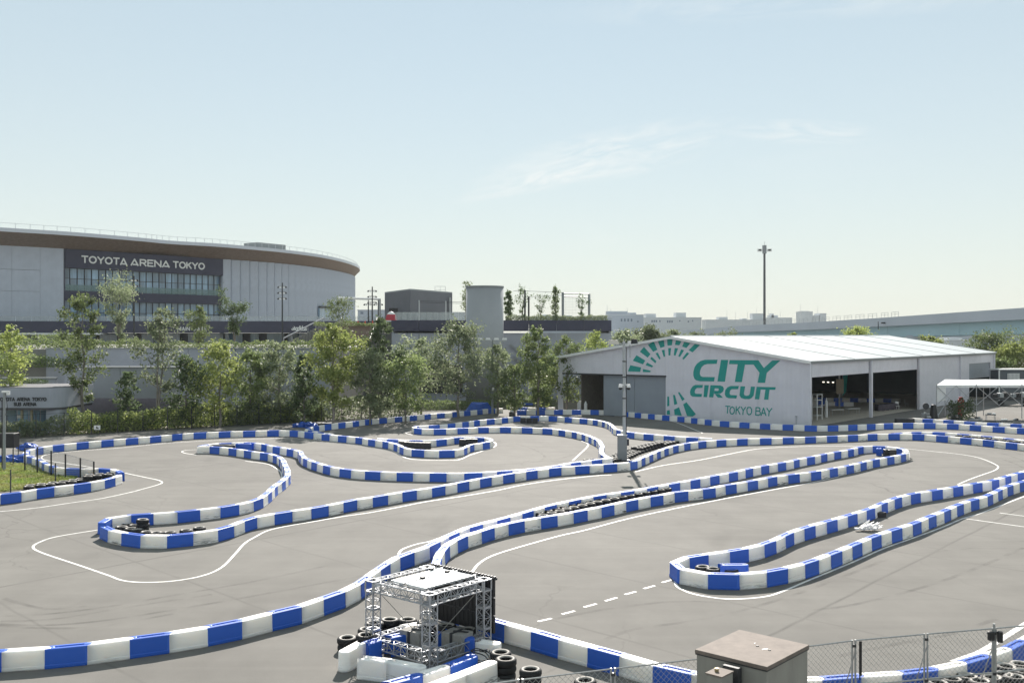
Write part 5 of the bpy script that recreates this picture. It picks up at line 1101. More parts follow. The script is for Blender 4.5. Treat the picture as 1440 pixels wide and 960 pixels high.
def grow(h, w, style, nl, size, bare=.15, dens=1.0):
    """style: 'tall','wide','cone','vase','sparse'. Returns trunk MB and leaf centres"""
    b = MB(); C = []
    stems = 3 if style in ('vase',) else (2 if style == 'sparse' and random.random() < .6 else 1)
    def prof(t):     # crown half-width against height fraction
        if style == 'cone': return (1 - t) ** .75 * (.35 + .65 * min(1, (t + .05) * 5))
        if style == 'tall': return math.sin(math.pi * min(1, max(0, (t * .94 + .06)))) ** .55 * (1 - .25 * t)
        if style == 'wide': return math.sin(math.pi * min(1, t * .90 + .12)) ** .6
        if style == 'vase': return .25 + .75 * min(1, t * 1.3) if t < .85 else .8
        return math.sin(math.pi * (t * .88 + .1)) ** .6
    lobes = [(random.uniform(0, 6.28), random.uniform(.05, .95), random.uniform(.6, 1.3)) for _ in range(14)]
    for s_ in range(stems):
        a = random.uniform(0, 6.28); lean = (.0 if stems == 1 else .10) * h; p = Vector((0.12 * s_, 0.08 * s_, -.1)); r = .012 * h * (1.0 if stems == 1 else .7) + .03; prev = p; path = [p]
        N_ = 9
        for i in range(1, N_ + 1):
            t = i / N_; q = Vector((math.cos(a) * lean * t ** 1.3 + random.uniform(-.012, .012) * h, math.sin(a) * lean * t ** 1.3 + random.uniform(-.012, .012) * h, h * .95 * t)); b.tube(prev, q, r * (1 - .85 * (t - 1 / N_)), r * (1 - .85 * t), n=6, cap=False); prev = q; path.append(q)
        nb = int((26 if style != 'sparse' else 22) / stems)
        for j in range(nb):
            t = bare + (1 - bare) * (j + random.random()) / nb * .97; i = min(N_ - 1, int(t * N_ / .999)); base = path[i].lerp(path[i + 1], min(1, t * N_ - i)); ct = (t - bare) / (1 - bare)
            az = j * 2.4 + random.uniform(-.5, .5); el = random.uniform(.25, .75) + (.3 if style in ('vase', 'sparse') else 0); L = w / 2 * prof(ct) * random.uniform(.6, 1.12)
            for (la, lt, lk) in lobes:
                if abs(((az - la + math.pi) % 6.283) - math.pi) < .5 and abs(ct - lt) < .13: L *= lk
            L = max(.15 * w / 2, L); d = Vector((math.cos(az), math.sin(az), math.tan(el) * .8)); tip = base + d * L; midp = base.lerp(tip, .5) + Vector((0, 0, -.05 * L))
            rb = r * (1 - .8 * t) * .45; b.tube(base, midp, rb, rb * .65, n=4, cap=False); b.tube(midp, tip, rb * .65, rb * .25, n=4, cap=False)
            for kk in range(3):
                f_ = random.uniform(.35, .95); q0 = base.lerp(tip, f_); dd_ = Vector((random.uniform(-1, 1), random.uniform(-1, 1), random.uniform(.1, .9))) * L * .38; b.tube(q0, q0 + dd_, rb * .4, rb * .15, n=3, cap=False)
                C.append((q0 + dd_, L * .20 + .14)); C.append((q0 + dd_ * .5, L * .16 + .12))
            C.append((tip, L * .22 + .14)); C.append((base.lerp(tip, .7), L * .2 + .12))
        C.append((path[-1], .3)); C.append((path[-2], .35))
    pts = []; keep = [c for c in C if random.random() < dens]
    wt = np.array([c[1] ** 1.2 for c in keep]); wt /= wt.sum(); idx = rng.choice(len(keep), nl, p=wt)
    cen = np.array([[c[0].x, c[0].y, c[0].z, c[1]] for c in keep])[idx]; g = rng.normal(size=(nl, 3)) * .62; pts = cen[:, :3] + g * cen[:, 3:4]; pts = pts[pts[:, 2] > .05]
    return b, pts
TREES = 0
def tree(x, y, z0, h, w, style, mi, nl, size, lab, bare=.15, dens=1.0, grp=None, name='tree', rz=0):
    t_ = thing(name, lab, 'tree', (x, y, z0), rz, grp); b, pts = grow(h, w, style, nl, size, bare, dens)
    b.build('trunk', M_BARK, t_); put('crown', leaf_mesh('crown', pts, size, M_LEAF[mi]), t_); return t_
# px, top y, crown width px, distance, style, leaf, bare, dens, leaves, label
TL = [
 (14, 452, 66, 104, 'wide', 1, .25, .8, 2600, 'pale green tree with a white trunk at the far left edge beside the pavilion'),
 (116, 419, 74, 105, 'sparse', 0, .22, .62, 3600, 'tall loose tree with a narrow top, second large tree from the left'),
 (178, 519, 42, 106, 'tall', 2, .1, .9, 1500, 'short dark green tree between the two tall open trees at left'),
 (222, 432, 84, 106, 'sparse', 3, .28, .5, 2600, 'very open multi stemmed tree with a bare trunk left of the dark narrow tree'),
 (262, 497, 56, 107, 'tall', 2, .05, 1, 2600, 'dark green narrow tree left of the yellow green spreading one'),
 (309, 478, 84, 107, 'wide', 1, .2, .8, 3200, 'yellow green spreading tree below the right end of the arena sign'),
 (352, 486, 52, 111, 'tall', 0, .1, .9, 2600, 'mid green tree just right of the yellow green spreading tree'),
 (392, 478, 66, 113, 'wide', 3, .1, .9, 3400, 'grey green bushy tree left of the bright yellow green tree'),
 (428, 498, 48, 109, 'tall', 2, .05, 1, 2400, 'low dark green tree at the left foot of the bright yellow green tree'),
 (468, 452, 80, 108, 'wide', 1, .18, .95, 5200, 'bright yellow green full tree, the brightest of the row'),
 (534, 439, 58, 114, 'tall', 2, .12, .95, 3600, 'tall dark tree right of the bright yellow green tree'),
 (520, 488, 62, 110, 'wide', 3, .1, .9, 2800, 'broad grey green tree at the foot of the tall dark one'),
 (570, 498, 70, 112, 'wide', 0, .15, .9, 3000, 'mid green tree with a pale trunk in front of the dark doorway'),
 (592, 473, 60, 124, 'wide', 3, .3, .85, 2400, 'pale grey green round tree against the grey wall'),
 (645, 452, 84, 119, 'wide', 3, .2, .9, 4400, 'large domed grey green tree left of the crossbar lamp mast'),
 (700, 479, 52, 124, 'tall', 3, .15, .8, 2200, 'slim grey green tree behind the crossbar lamp mast'),
 (724, 512, 44, 122, 'wide', 0, .1, .9, 1900, 'small green tree between the lamp mast and the tall columnar tree'),
 (757, 455, 54, 122, 'tall', 0, .1, 1, 3800, 'tall columnar green tree right of the drum'),
 (797, 467, 58, 127, 'wide', 0, .1, .95, 3000, 'rounded green tree above the left end of the hangar'),
 (838, 461, 56, 135, 'tall', 1, .1, .95, 2800, 'yellowish green tree rising over the left slope of the hangar roof'),
 (766, 500, 40, 128, 'tall', 1, .1, .9, 2200, 'yellowish tree filling the gap left of the hangar corner'),
]
for px, yt, wpx, D, style, mi, bare, dens, nl, lab in TL:
    q = Q(px, yt, D); tree(q.x, D, 0, q.z, wpx * (.9 if px < 240 else 1.08) / FPX * D, style, mi, int(nl * (1.0 if px < 240 else 1.3)), .31, lab, bare, dens, 'trees along the rear of the track')
DL = [  # on the deck and podium
 (168, 411, 50, 140, DKZ, 'vase', 3, .1, 1, 3600, 'feathery grey green tree on the deck in front of the arena glazing'),
 (281, 428, 30, 140, DKZ, 'tall', 0, .1, 1, 1700, 'slim columnar tree on the deck right of the MAIN GATE sign'),
 (330, 431, 46, 142, DKZ, 'vase', 2, .25, 1, 2200, 'vase shaped tree on the deck in front of the right wing of the arena'),
 (478, 424, 44, 150, DKZ, 'sparse', 0, .2, .8, 1500, 'thin tree on the deck in front of the louvred arena window'),
 (655, 394, 20, 158, 12.1, 'sparse', 0, .2, .8, 500, 'thin tree peeping out behind the left side of the drum'),
 (715, 407, 15, 158, 12.1, 'tall', 2, .05, 1, 1500, 'dense dark column shaped tree on the roof touching the drum'),
 (734, 410, 24, 158, 12.1, 'vase', 2, .1, .6, 420, 'almost bare shrub on the roof right of the dense dark tree'),
 (760, 420, 26, 158, 12.1, 'vase', 2, .1, .5, 320, 'low sparse shrub on the roof left of the leafy columnar tree'),
 (781, 400, 14, 158, 12.1, 'tall', 0, .05, .9, 900, 'narrow leafy columnar tree on the roof beside the steel frame'),
 (817, 420, 20, 157, 12.1, 'vase', 2, .1, .5, 300, 'sparse shrub on the roof inside the steel frame'),
]
for px, yt, wpx, D, z0, style, mi, bare, dens, nl, lab in DL:
    q = Q(px, yt, D); tree(q.x, D, z0, q.z - z0, wpx / FPX * D, style, mi, int(nl * 1.3), .25, lab, bare, dens, 'trees on the deck and roofs')
RL_ = [
 (880, 461, 52, 170, 'wide', 3, 'round olive tree behind the mast top above the hangar roof slope'), (914, 453, 50, 175, 'wide', 3, 'taller olive tree behind the hangar roof, second from the left'), (948, 459, 44, 178, 'wide', 3, 'olive tree behind the hangar ridge, third from the left'),
 (975, 465, 44, 190, 'wide', 3, 'low olive treetop behind the hangar ridge, fourth from the left'), (1015, 469, 60, 200, 'wide', 3, 'flat olive treetop just showing above the hangar ridge'),
 (1118, 465, 36, 190, 'wide', 1, 'small green treetop above the middle of the hangar ridge'), (1206, 458, 50, 195, 'wide', 1, 'rounded bright green treetop above the far end of the hangar ridge'),
 (1310, 472, 46, 195, 'wide', 1, 'low green tree beyond the far corner of the hangar under the highway'), (1392, 469, 62, 176, 'wide', 0, 'large spreading green tree right of the hangar corner'),
 (1426, 484, 62, 170, 'wide', 1, 'dense rounded green tree above the small cabin'), (1462, 470, 60, 180, 'wide', 0, 'green tree cut by the right edge'), (1402, 505, 40, 166, 'wide', 0, 'lower green tree between the hangar corner and the cabin'),
]
for px, yt, wpx, D, style, mi, lab in RL_:
    q = Q(px, yt, D); tree(q.x, D, 0, q.z, wpx / FPX * D, style, mi, 5200, .38, lab, .3, 1, 'trees behind the hangar')

# hedge, deck planting, grass: growth nobody could count
def scatter(path, width, h0, h1, n, size, mi, name, lab, z0=0, thick=1.0, cat='hedge', up=.5, clump=True):
    P_ = [Vector((x, y, 0)) for x, y in path]; seg = [(P_[i + 1] - P_[i]).length for i in range(len(P_) - 1)]; tot = sum(seg); cs = np.cumsum([0] + seg)
    u = rng.uniform(0, tot, n); k = np.clip(np.searchsorted(cs, u) - 1, 0, len(seg) - 1); A = np.array([[p.x, p.y] for p in P_]); d = (A[k + 1] - A[k]) / np.array(seg)[k][:, None]
    base = A[k] + d * (u - cs[k])[:, None]; nrm = np.c_[-d[:, 1], d[:, 0]]; off = rng.uniform(-.5, .5, n) * width; xy = base + nrm * off[:, None]
    hh = np.array([h0 + (h1 - h0) * (noise.noise(Vector((x * .32, y * .32, 3.3))) * .5 + .5 + .35 * noise.noise(Vector((x * 1.3, y * 1.3, 1)))) for x, y in xy])
    z = hh * (1 - rng.power(1.6, n) * .0 - rng.uniform(0, 1, n) ** 1.25 * thick); z = np.maximum(z, .03) + z0
    C = np.c_[xy, z]; o = put(name, leaf_mesh(name, C, size, M_LEAF[mi], up)); tag(o, lab, cat, kind='stuff'); return o
HEDGE = [(-60, 88), (-50, 95.5), (-40, 103.5), (-30, 110), (-22, 115.5)]
scatter([(-60, 88), (-50, 95.5), (-44.5, 99.9)], 1.6, .9, 2.1, 6500, .26, 3, 'hedge', 'lower left part of the hedge in front of the pavilion')
scatter([(-44.5, 99.9), (-40, 103.5), (-30, 110), (-22, 115.5)], 1.8, 1.3, 2.9, 6000, .27, 0, 'hedge', 'dark mixed hedge behind the mesh fence along the rear of the track')
scatter([(-44.5, 99.9), (-40, 103.5), (-30, 110), (-22, 115.5)], 1.8, 1.0, 3.0, 9500, .27, 1, 'hedge', 'green and yellowish shoots scattered through the hedge behind the fence')
scatter([(-31, 109), (-22, 115.5), (-16, 119.5), (-12.2, 122.0)], 1.6, 1.5, 3.0, 9000, .26, 3, 'hedge', 'paler reed like hedge section left of the blue tarpaulin')
scatter([(-12, 131), (-4, 134), (6, 138)], 2.0, .6, 1.6, 7000, .17, 0, 'hedge', 'low planting at the foot of the trees left of the hangar')
scatter([(-57, 122.8), (-23, 122.8)], 1.8, .3, 1.5, 9000, .2, 0, 'planting', 'green planting spilling over the top of the long retaining wall', z0=DKZ, cat='plants')
scatter([(-66, 117), (-58, 121), (-54, 123)], 4.5, .2, 2.0, 7000, .2, 0, 'planting', 'sloping shrubs above the stepped wall at far left', z0=6.0, cat='plants')
scatter([(-75, 127), (-55, 127)], 3, .4, 2.2, 6000, .22, 0, 'planting', 'grassy plants in front of the dark podium entrance at left', z0=DKZ, cat='plants')
scatter([(-62, 109), (-51, 109)], 1.2, .2, .7, 2600, .16, 2, 'planting', 'dark green strip planting on the pavilion roof', z0=4.55, cat='plants')
scatter([(-1, 151.5), (14.5, 151.5)], 1.4, .3, 1.1, 5000, .18, 3, 'planting', 'thin grasses along the roof edge right of the drum', z0=12.1, cat='plants')
scatter([(-33, 166), (-20, 166)], 1.4, .3, .9, 2500, .2, 0, 'planting', 'strip of green behind the orange cones', z0=11.4, cat='plants')
# soil strip under hedge and trees
o = sheet('planting_bed', [(-72, 89.5), (-50, 93.2), (-40, 101.2), (-24, 114.2), (-10, 131.2), (12, 134.2), (12, 150), (-72, 150)], .010, M_SOIL)
# grass corner at left
gpoly = [P(-60, 655), P(10, 652), P(60, 655), P(100, 664), P(118, 669), P(88, 680), P(50, 686), P(0, 692), P(-60, 699)]
o = sheet('grass_verge', [(p.x, p.y) for p in gpoly], .012, mat('verge_turf', (.16, .20, .05), .9, var=.35, nscale=1.5, col2=(.19, .155, .08)))
def inpoly(x, y, poly):
    c = False; j = len(poly) - 1
    for i in range(len(poly)):
        if (poly[i].y > y) != (poly[j].y > y) and x < (poly[j].x - poly[i].x) * (y - poly[i].y) / (poly[j].y - poly[i].y) + poly[i].x: c = not c
        j = i
    return c
gx0, gx1, gy0, gy1 = min(p.x for p in gpoly), max(p.x for p in gpoly), min(p.y for p in gpoly), max(p.y for p in gpoly)
G = []
while len(G) < 24000:
    x, y = random.uniform(gx0, gx1), random.uniform(gy0, gy1)
    if inpoly(x, y, gpoly): G.append((x, y, random.uniform(.02, .15)))
o = put('grass', leaf_mesh('grass', np.array(G), .17, M_GRASS, up=.0, aspect=.28)); tag(o, 'tufted grass, yellow at the edges, behind the barrier at the left edge', 'grass', kind='stuff')

# ------------------------------------------------------------------ rear mesh fence
M_MESHF = mat('dark_mesh', (.03, .045, .05), .6)
fpx = [(-40, 623), (0, 620), (30, 617)] ; FN = [(-56, 88.2), (-50, 93.0), (-40, 101.0), (-24, 113.2), (-11.5, 121.6)]
fence = thing('mesh_fence', 'dark mesh fence with slim posts in front of the long hedge', 'fence', (-40, 101, 0))
fp = [Vector((x, y, 0)) for x, y in FN]; posts = []; 
for i in range(len(fp) - 1):
    L = (fp[i + 1] - fp[i]).length; k = int(round(L / 2.6))
    for j in range(k): posts.append(fp[i].lerp(fp[i + 1], j / k))
posts.append(fp[-1]); b0 = MB(); b0.tube((0, 0, 0), (0, 0, 2.35), .045, n=6); ME_FP = b0.mesh('fence_post', M_DKMET)
ME_PAN = {}
for i, p_ in enumerate(posts):
    put('fence_post', ME_FP, fence, p_ - Vector((-40, 101, 0)))
    if i < len(posts) - 1:
        d = posts[i + 1] - p_; L = round(d.length, 2)
        if L not in ME_PAN:
            b = MB(); 
            for z in [.08 + k * .20 for k in range(12)]: b.tube((.04, 0, z), (L - .04, 0, z), (.004 if .1 < z < 2.2 else .02), n=3, cap=False)
            for k in range(int(L / .10)): b.tube((.05 + k * .10, 0, .08), (.05 + k * .10, 0, 2.28), .003, n=3, cap=False)
            ME_PAN[L] = b.mesh('mesh_panel', M_MESHF)
        put('mesh_panel', ME_PAN[L], fence, p_ - Vector((-40, 101, 0)), (0, 0, math.atan2(d.y, d.x)))
q = Q(136.5, 601, 92.5); sg = thing('notice_sign', 'small white square sign with a black pictogram hanging on the mesh fence at left', 'sign', (q.x, 98.0, q.z)); qq = Q(136.5, 601, 98.0); sg.location = qq
part_box('sign_board', M_WHT, sg, (0, 0, 0), (.62, .03, .42)); b = MB(); b.box((-.02, -.022, .02), (.10, .01, .2)); b.box((.08, -.022, -.02), (.14, .01, .08)); b.box((.02, -.022, -.1), (.28, .01, .03)); b.build('pictogram', M_BLACK, sg); b = MB(); b.tube((.2, .04, -1.9), (.2, .04, .2), .03); b.build('post', M_DKMET, sg)
# short mesh fence by the grass
sf = thing('mesh_fence', 'short run of tall black posts with wire mesh beside the grass at left', 'fence', P(72, 668)); ob = Vector(sf.location); pp_ = []
for x, yb, yt in ((35, 663, 630), (52.5, 666, 628), (72, 669, 633.5), (92, 673, 638), (113, 672, 643.5), (132, 671, 648.5)):
    g = P(x, yb); h = Q(x, yt, g.y).z; b = MB(); b.box((0, 0, h / 2), (.10, .10, h), .4); b.build('fence_post', M_BLACK, sf, loc=g - ob); pp_.append((g, h))
for (g, h), (g2, h2) in zip(pp_[:-1], pp_[1:]):
    b = MB()
    for k in range(12): t_ = k / 11; b.tube(g - ob + Vector((0, 0, .1 + (h - .12) * t_)), g2 - ob + Vector((0, 0, .1 + (h2 - .12) * t_)), .007 if k < 11 else .016, n=3, cap=False)
    for k in range(14): t_ = k / 14; a_p = g.lerp(g2, t_) - ob; b.tube(a_p + Vector((0, 0, .1)), a_p + Vector((0, 0, (h * (1 - t_) + h2 * t_))), .006, n=3, cap=False)
    b.build('mesh_panel', M_STEEL, sf)
for x, yb, yt, lab in ((78, 680, 651, 'short dark stake at the front edge of the grass, right one'), (15, 693, 660, 'dark stake with a small crossbar in the grass near the left edge'), (18.5, 655, 631, 'rusty stake beside the blue covered gear at the left edge')):
    g = P(x, yb); h = Q(x, yt, g.y).z; b = MB(); b.tube((0, 0, 0), (0, 0, h), .045, n=5); o = b.build('stake', M_DKMET, None, loc=g); tag(o, lab, 'stake')

# tarpaulins and gear
def lump(name, m, pts2, z1_, lab, cat, x, y, rz=0, sub=2):
    b = MB(); n = len(pts2); b.v = [(px_, py_, 0) for px_, py_ in pts2]; return None
p = P(674, 579.8); tp_ = thing('covered_load', 'bright blue tarpaulin draped like a low tent in front of the hedge', 'tarpaulin', (p.x, p.y, 0), R_(8))
b = MB(); W2, D2 = 1.85, 1.1
b.v = [(-W2, -D2, 0), (W2, -D2, 0), (W2, D2, 0), (-W2, D2, 0), (-1.1, -.3, 1.25), (1.05, -.35, 1.3), (1.15, .4, 1.25), (-.9, .4, 1.32), (0, -.55, 1.05), (-.5, -D2 - .1, .0), (.7, -D2 + .05, .0)]
b.f = [(0, 9, 8, 4), (9, 10, 8), (10, 1, 5, 8), (4, 8, 5, 6, 7), (1, 2, 6, 5), (2, 3, 7, 6), (3, 0, 4, 7)]; b.m = [0] * 7; b.build('tarpaulin', M_BLUET, tp_, fix=True)
b = MB(); b.tube((-1.6, .9, 0), (-.9, .4, 1.2), .04); b.tube((1.6, .9, 0), (1.1, .4, 1.2), .04); b.build('support_frame', M_STEEL, tp_)
def blob(name, m, x, y, sx, sy, sz, lab, cat, z=0, seed=0):
    bm = bmesh.new(); bmesh.ops.create_icosphere(bm, subdivisions=4, radius=1); sz *= .75
    for v in bm.verts:
        k = 1 + .45 * noise.noise(v.co * 1.9 + Vector((seed * 7.3, 0, 0))) + .16 * noise.noise(v.co * 6 + Vector((seed, 5, 0))); v.co = Vector((v.co.x * sx * k, v.co.y * sy * k, max(0, v.co.z * sz * k + sz * .35)))
    me = bpy.data.meshes.new(name); bm.to_mesh(me); bm.free(); me.materials.append(m)
    o = put(name, me, None, (x, y, z)); tag(o, lab, cat); return o
for k, (x, y, sx, lab) in enumerate(((426, 601, 1.1, 'crumpled blue tarpaulin lying behind the barrier where the hedge bends'), (437, 602, .6, 'small blue bundle right of the crumpled tarpaulin behind the barrier'), (4, 651, 1.3, 'blue covered gear on the ground at the left edge'), (24, 650, 1.0, 'second blue covered heap right of the pale pole'), (37, 633, .8, 'small blue heap behind the barrier bend at left'))):
    p = P(x, y); blob('covered_heap', M_BLUET, p.x, p.y + .4, sx, .6, .55, lab, 'tarpaulin', .005, k)
p = P(12, 640); t_ = thing('equipment_box', 'dark blue black box on legs at the left edge below the pavilion', 'box', (p.x, p.y, 0)); part_box('body', M_BLACK, t_, (0, 0, 1.25), (1.35, 1.0, 1.2), 0, 1, .05)
for sx in (-.6, .6):
    for sy in (-.42, .42): b = MB(); b.tube((sx, sy, 0), (sx, sy, .66), .04); b.build('leg', M_DKMET, t_)
blob('tyre_cover', M_BLACK, *(lambda g: (g.x, g.y))(P(453, 598)), 1.9, .4, .35, 'low black covered row behind the barrier beside the hedge bend', 'cover', .005, 9)
p = P(743, 574.5); t_ = thing('frame_stand', 'small white square frame standing behind the barrier left of the hangar', 'frame', (p.x, p.y, 0)); 
for sx in (-.9, .9): b = MB(); b.tube((sx, 0, 0), (sx, 0, 1.35), .05, n=4); b.build('upright', M_WHT, t_)
b = MB(); b.box((0, 0, 1.35), (1.9, .1, .1)); b.build('top_bar', M_WHT, t_); part_box('blue_load', M_BLUET, t_, (0, .1, .6), (1.3, .5, .3), 0, 1, .06)
# white folded frames lying between the two right-hand barriers
p = P(1219, 746); t_ = thing('pile_of_white_slats', 'tangled pile of white slats lying between the two right hand barriers', 'pile', (p.x, p.y, .006)); random.seed(11)
for k in range(26):
    a = Vector((random.uniform(-.35, .35), random.uniform(-.25, .25), random.uniform(.03, .25))); az = random.uniform(-.5, .9); L = random.uniform(.35, .6); d = Vector((math.cos(az), .2 * math.sin(az * 3), random.uniform(.1, .75))).normalized() * L
    b = MB(); b.tube(a, a + d, .03, .022, n=4); b.build('slat', M_WHT, t_)
for k in range(5): a = Vector((-.5 + .2 * k, -.1, .05)); b = MB(); b.box(a + Vector((0, 0, .08)), (.3, .25, .06), k * .7); b.build('bracket', M_WHT, t_)

# ------------------------------------------------------------------ truss tower with screen
tt = thing('truss_tower', 'square aluminium truss tower carrying a black video screen and two white roof strips', 'tower', (-2.6, 31.5, 0)); TB_ = Vector((-2.6, 31.5, 0))
TH = 2.27
def tc_(px, py): v = P(px, py, TH); return Vector((v.x, v.y, 0)) - TB_
tA, tB, tC, tD = tc_(524.7, 815.6), tc_(604.3, 834.4), tc_(680.2, 813.7), tc_(600.6, 796.9)
angT = math.atan2((tB - tA).y, (tB - tA).x)
def truss(name, p, q, s=.32, bays=None, rc=.022, rd=.011, up=Vector((0, 0, 1))):
    p, q = Vector(p), Vector(q); d = (q - p).normalized(); L = (q - p).length; u = up.cross(d)
    u = Vector((math.cos(angT), math.sin(angT), 0)) if u.length < .1 else u.normalized(); v = d.cross(u).normalized(); b = MB(); cs = []
    for su, sv in ((-1, -1), (1, -1), (1, 1), (-1, 1)):
        o_ = u * su * s / 2 + v * sv * s / 2; b.tube(p + o_, q + o_, rc, n=6); cs.append(o_)
    n = bays or max(2, int(L / (s * .9)))
    for k in range(n):
        a, c = p + d * (L * k / n), p + d * (L * (k + 1) / n)
        for j in range(4):
            o1, o2 = cs[j], cs[(j + 1) % 4]
            if k % 2: o1, o2 = o2, o1
            b.tube(a + o1, c + o2, rd, n=4, cap=False)
            b.tube(a + o1, a + o2, rd, n=4, cap=False)
    for e in (p, q):
        for j in range(4): b.tube(e + cs[j], e + cs[(j + 1) % 4], rc, n=4)
    return b.build(name, M_ALU, tt)
for t_c in (tA, tB, tC, tD):
    for z0, z1_ in ((.05, .72), (.76, 1.38), (1.42, 1.92)): truss('leg_section', t_c + Vector((0, 0, z0)), t_c + Vector((0, 0, z1_)), bays=2)
    b = MB()     # open corner cube: plates with round holes read as frames
    s = .17
    for z in (1.95, TH): 
        for dx, dy, wx, wy in ((0, -s, .36, .05), (0, s, .36, .05), (-s, 0, .05, .30), (s, 0, .05, .30)): 
            co, si = math.cos(angT), math.sin(angT); b.box((t_c.x + dx * co - dy * si, t_c.y + dx * si + dy * co, z), (wx, wy, .03), angT)
    for sx in (-s, s):
        for sy in (-s, s): co, si = math.cos(angT), math.sin(angT); x_, y_ = t_c.x + sx * co - sy * si, t_c.y + sx * si + sy * co; b.tube((x_, y_, 1.93), (x_, y_, TH), .028, n=6)
    b.build('corner_block', M_ALU, tt)
    part_box('base_plate', M_ALU, tt, (t_c.x, t_c.y, .03), (.5, .5, .03), angT)
for a, c in ((tA, tB), (tB, tC), (tC, tD), (tD, tA)):
    d = (c - a).normalized() * .2
    truss('top_beam', a + d + Vector((0, 0, 2.11)), c - d + Vector((0, 0, 2.11)), .30)
    truss('bottom_beam', a + d + Vector((0, 0, .36)), c - d + Vector((0, 0, .36)), .30)
M_STRIP = mat('white_roof_strip', (.82, .84, .85), .25, var=.04, nscale=4)
uAB = (tB - tA).normalized(); vAD = (tD - tA).normalized(); LAD = (tD - tA).length; LAB = (tB - tA).length
def strip(o0, w_, z):
    c0 = tA + uAB * o0; pts = [c0 + vAD * .15, c0 + uAB * w_ + vAD * .15, c0 + uAB * w_ + vAD * (LAD - .1), c0 + vAD * (LAD - .1)]
    b = MB(); b.slab([p_ + Vector((0, 0, z)) for p_ in pts], (0, 0, 1), .05); b.build('roof_strip', M_STRIP, tt, fix=True)
    b = MB(); 
    for e in (0, w_): b.slab([c0 + uAB * (e - .03) + vAD * .12 + Vector((0, 0, z + .02)), c0 + uAB * (e + .03) + vAD * .12 + Vector((0, 0, z + .02)), c0 + uAB * (e + .03) + vAD * LAD + Vector((0, 0, z + .02)), c0 + uAB * (e - .03) + vAD * LAD + Vector((0, 0, z + .02))], (0, 0, 1), .045)
    b.build('strip_edge', M_STEEL, tt, fix=True)
strip(.72, .5, 2.30); strip(1.38, .80, 2.30)
b = MB()
for o_ in ((1.28, .9), (1.28, 2.0), (.66, 1.9)): c0 = tA + uAB * o_[0] + vAD * o_[1]; b.box(c0 + Vector((0, 0, 2.38)), (.12, .12, .08), angT)
b.build('clamp', M_BLACK, tt)
# screen behind DC
nS = (uAB.cross(Vector((0, 0, 1)))); nS = -nS if nS.dot(vAD) < 0 else nS
sc_o = tD + nS * .24 - uAB * .03; SW = LAB + .26; b = MB()
NX, NZ = 5, 3; z_lo, z_hi = .52, 2.22
for i in range(NX):
    for j in range(NZ):
        x0, x1 = SW * i / NX, SW * (i + 1) / NX; za, zb = z_lo + (z_hi - z_lo) * j / NZ, z_lo + (z_hi - z_lo) * (j + 1) / NZ
        b = MB(); b.slab([sc_o + uAB * (x0 + .01) + Vector((0, 0, za + .01)), sc_o + uAB * (x1 - .01) + Vector((0, 0, za + .01)), sc_o + uAB * (x1 - .01) + Vector((0, 0, zb - .01)), sc_o + uAB * (x0 + .01) + Vector((0, 0, zb - .01))], nS, .09)
        for k in range(1, 3): xx = x0 + (x1 - x0) * k / 3; b.tube(sc_o + uAB * xx + Vector((0, 0, za + .04)) - nS * .02, sc_o + uAB * xx + Vector((0, 0, zb - .04)) - nS * .02, .012, n=4)
        b.build('screen_panel', M_BLACK, tt, fix=True)
b = MB(); b.slab([sc_o - uAB * .05 + Vector((0, 0, z_hi)), sc_o + uAB * (SW + .05) + Vector((0, 0, z_hi)), sc_o + uAB * (SW + .05) + Vector((0, 0, z_hi + .07)), sc_o - uAB * .05 + Vector((0, 0, z_hi + .07))], nS, .12)
for k in range(22): c0 = sc_o + uAB * (SW * k / 21) + Vector((0, 0, z_hi + .09)) + nS * .05; b.box(c0, (.06, .1, .05), angT)
b.build('screen_header', M_DKMET, tt, fix=True)
for t_c in (tA + uAB * .1 + vAD * .1, tC - uAB * .1 - vAD * .1):
    b = MB(); mid_ = (tA + tC) / 2 + Vector((0, 0, .62)); b.tube(t_c + Vector((0, 0, 1.95)), mid_ + (t_c - mid_) * .18, .014, n=4); b.build('ratchet_strap', M_CONC, tt)
for (x, y, lab) in ((584, 912, 'square grey concrete ballast block with straps, left one inside the truss tower'), (643, 915, 'grey concrete ballast block inside the truss tower, right one')):
    p = P(x, y, .1); b = MB(); b.box((0, 0, .36), (.80, .62, .72)); me = bevel(b.mesh('ballast_block', M_CONC), .02, 1); t_ = thing('ballast_block', lab, 'concrete block', (p.x, p.y, 0), angT + .1, 'ballast blocks'); put('block', me, t_)
    b = MB(); b.box((0, 0, .73), (.10, .66, .012)); b.box((0, -.325, .36), (.10, .012, .74)); b.box((.15, 0, .745), (.5, .08, .02), .3); b.build('strap', M_DKMET, t_)
# loose barrier blocks round the tower, each one its own thing
def lb(me, px, py, px2, py2, lab, z=BH):
    a, c = P(px, py, z), P(px2, py2, z); d = c - a; o = put('loose_barrier_block', me, None, (a.x, a.y, .005), (0, 0, math.atan2(d.y, d.x)), (max(.4, (d.length) / BL * .98), 1, 1)); tag(o, lab, 'barrier block', 'loose barrier blocks'); return o
lb(ME_W, 510, 901, 484, 915, 'white barrier block standing alone at the left of the truss tower, end on')
lb(ME_W, 506, 923, 548, 928, 'white barrier block in front of the truss tower, left of the pair'); lb(ME_W, 548, 928, 592, 936, 'white barrier block in front of the truss tower, right of the pair')
lb(ME_B, 540, 961, 588, 948, 'blue barrier block at the bottom edge below the truss tower'); lb(ME_W, 588, 948, 626, 936, 'white barrier block between two blue ones below the truss tower'); lb(ME_B, 626, 936, 664, 921, 'blue barrier block with a cable over it at the right leg of the truss tower')
lb(ME_W, 600, 965, 648, 947, 'white barrier block in the front row at the bottom edge, left one'); lb(ME_W, 648, 947, 691, 930, 'white barrier block in the front row with a black cable hanging over it')
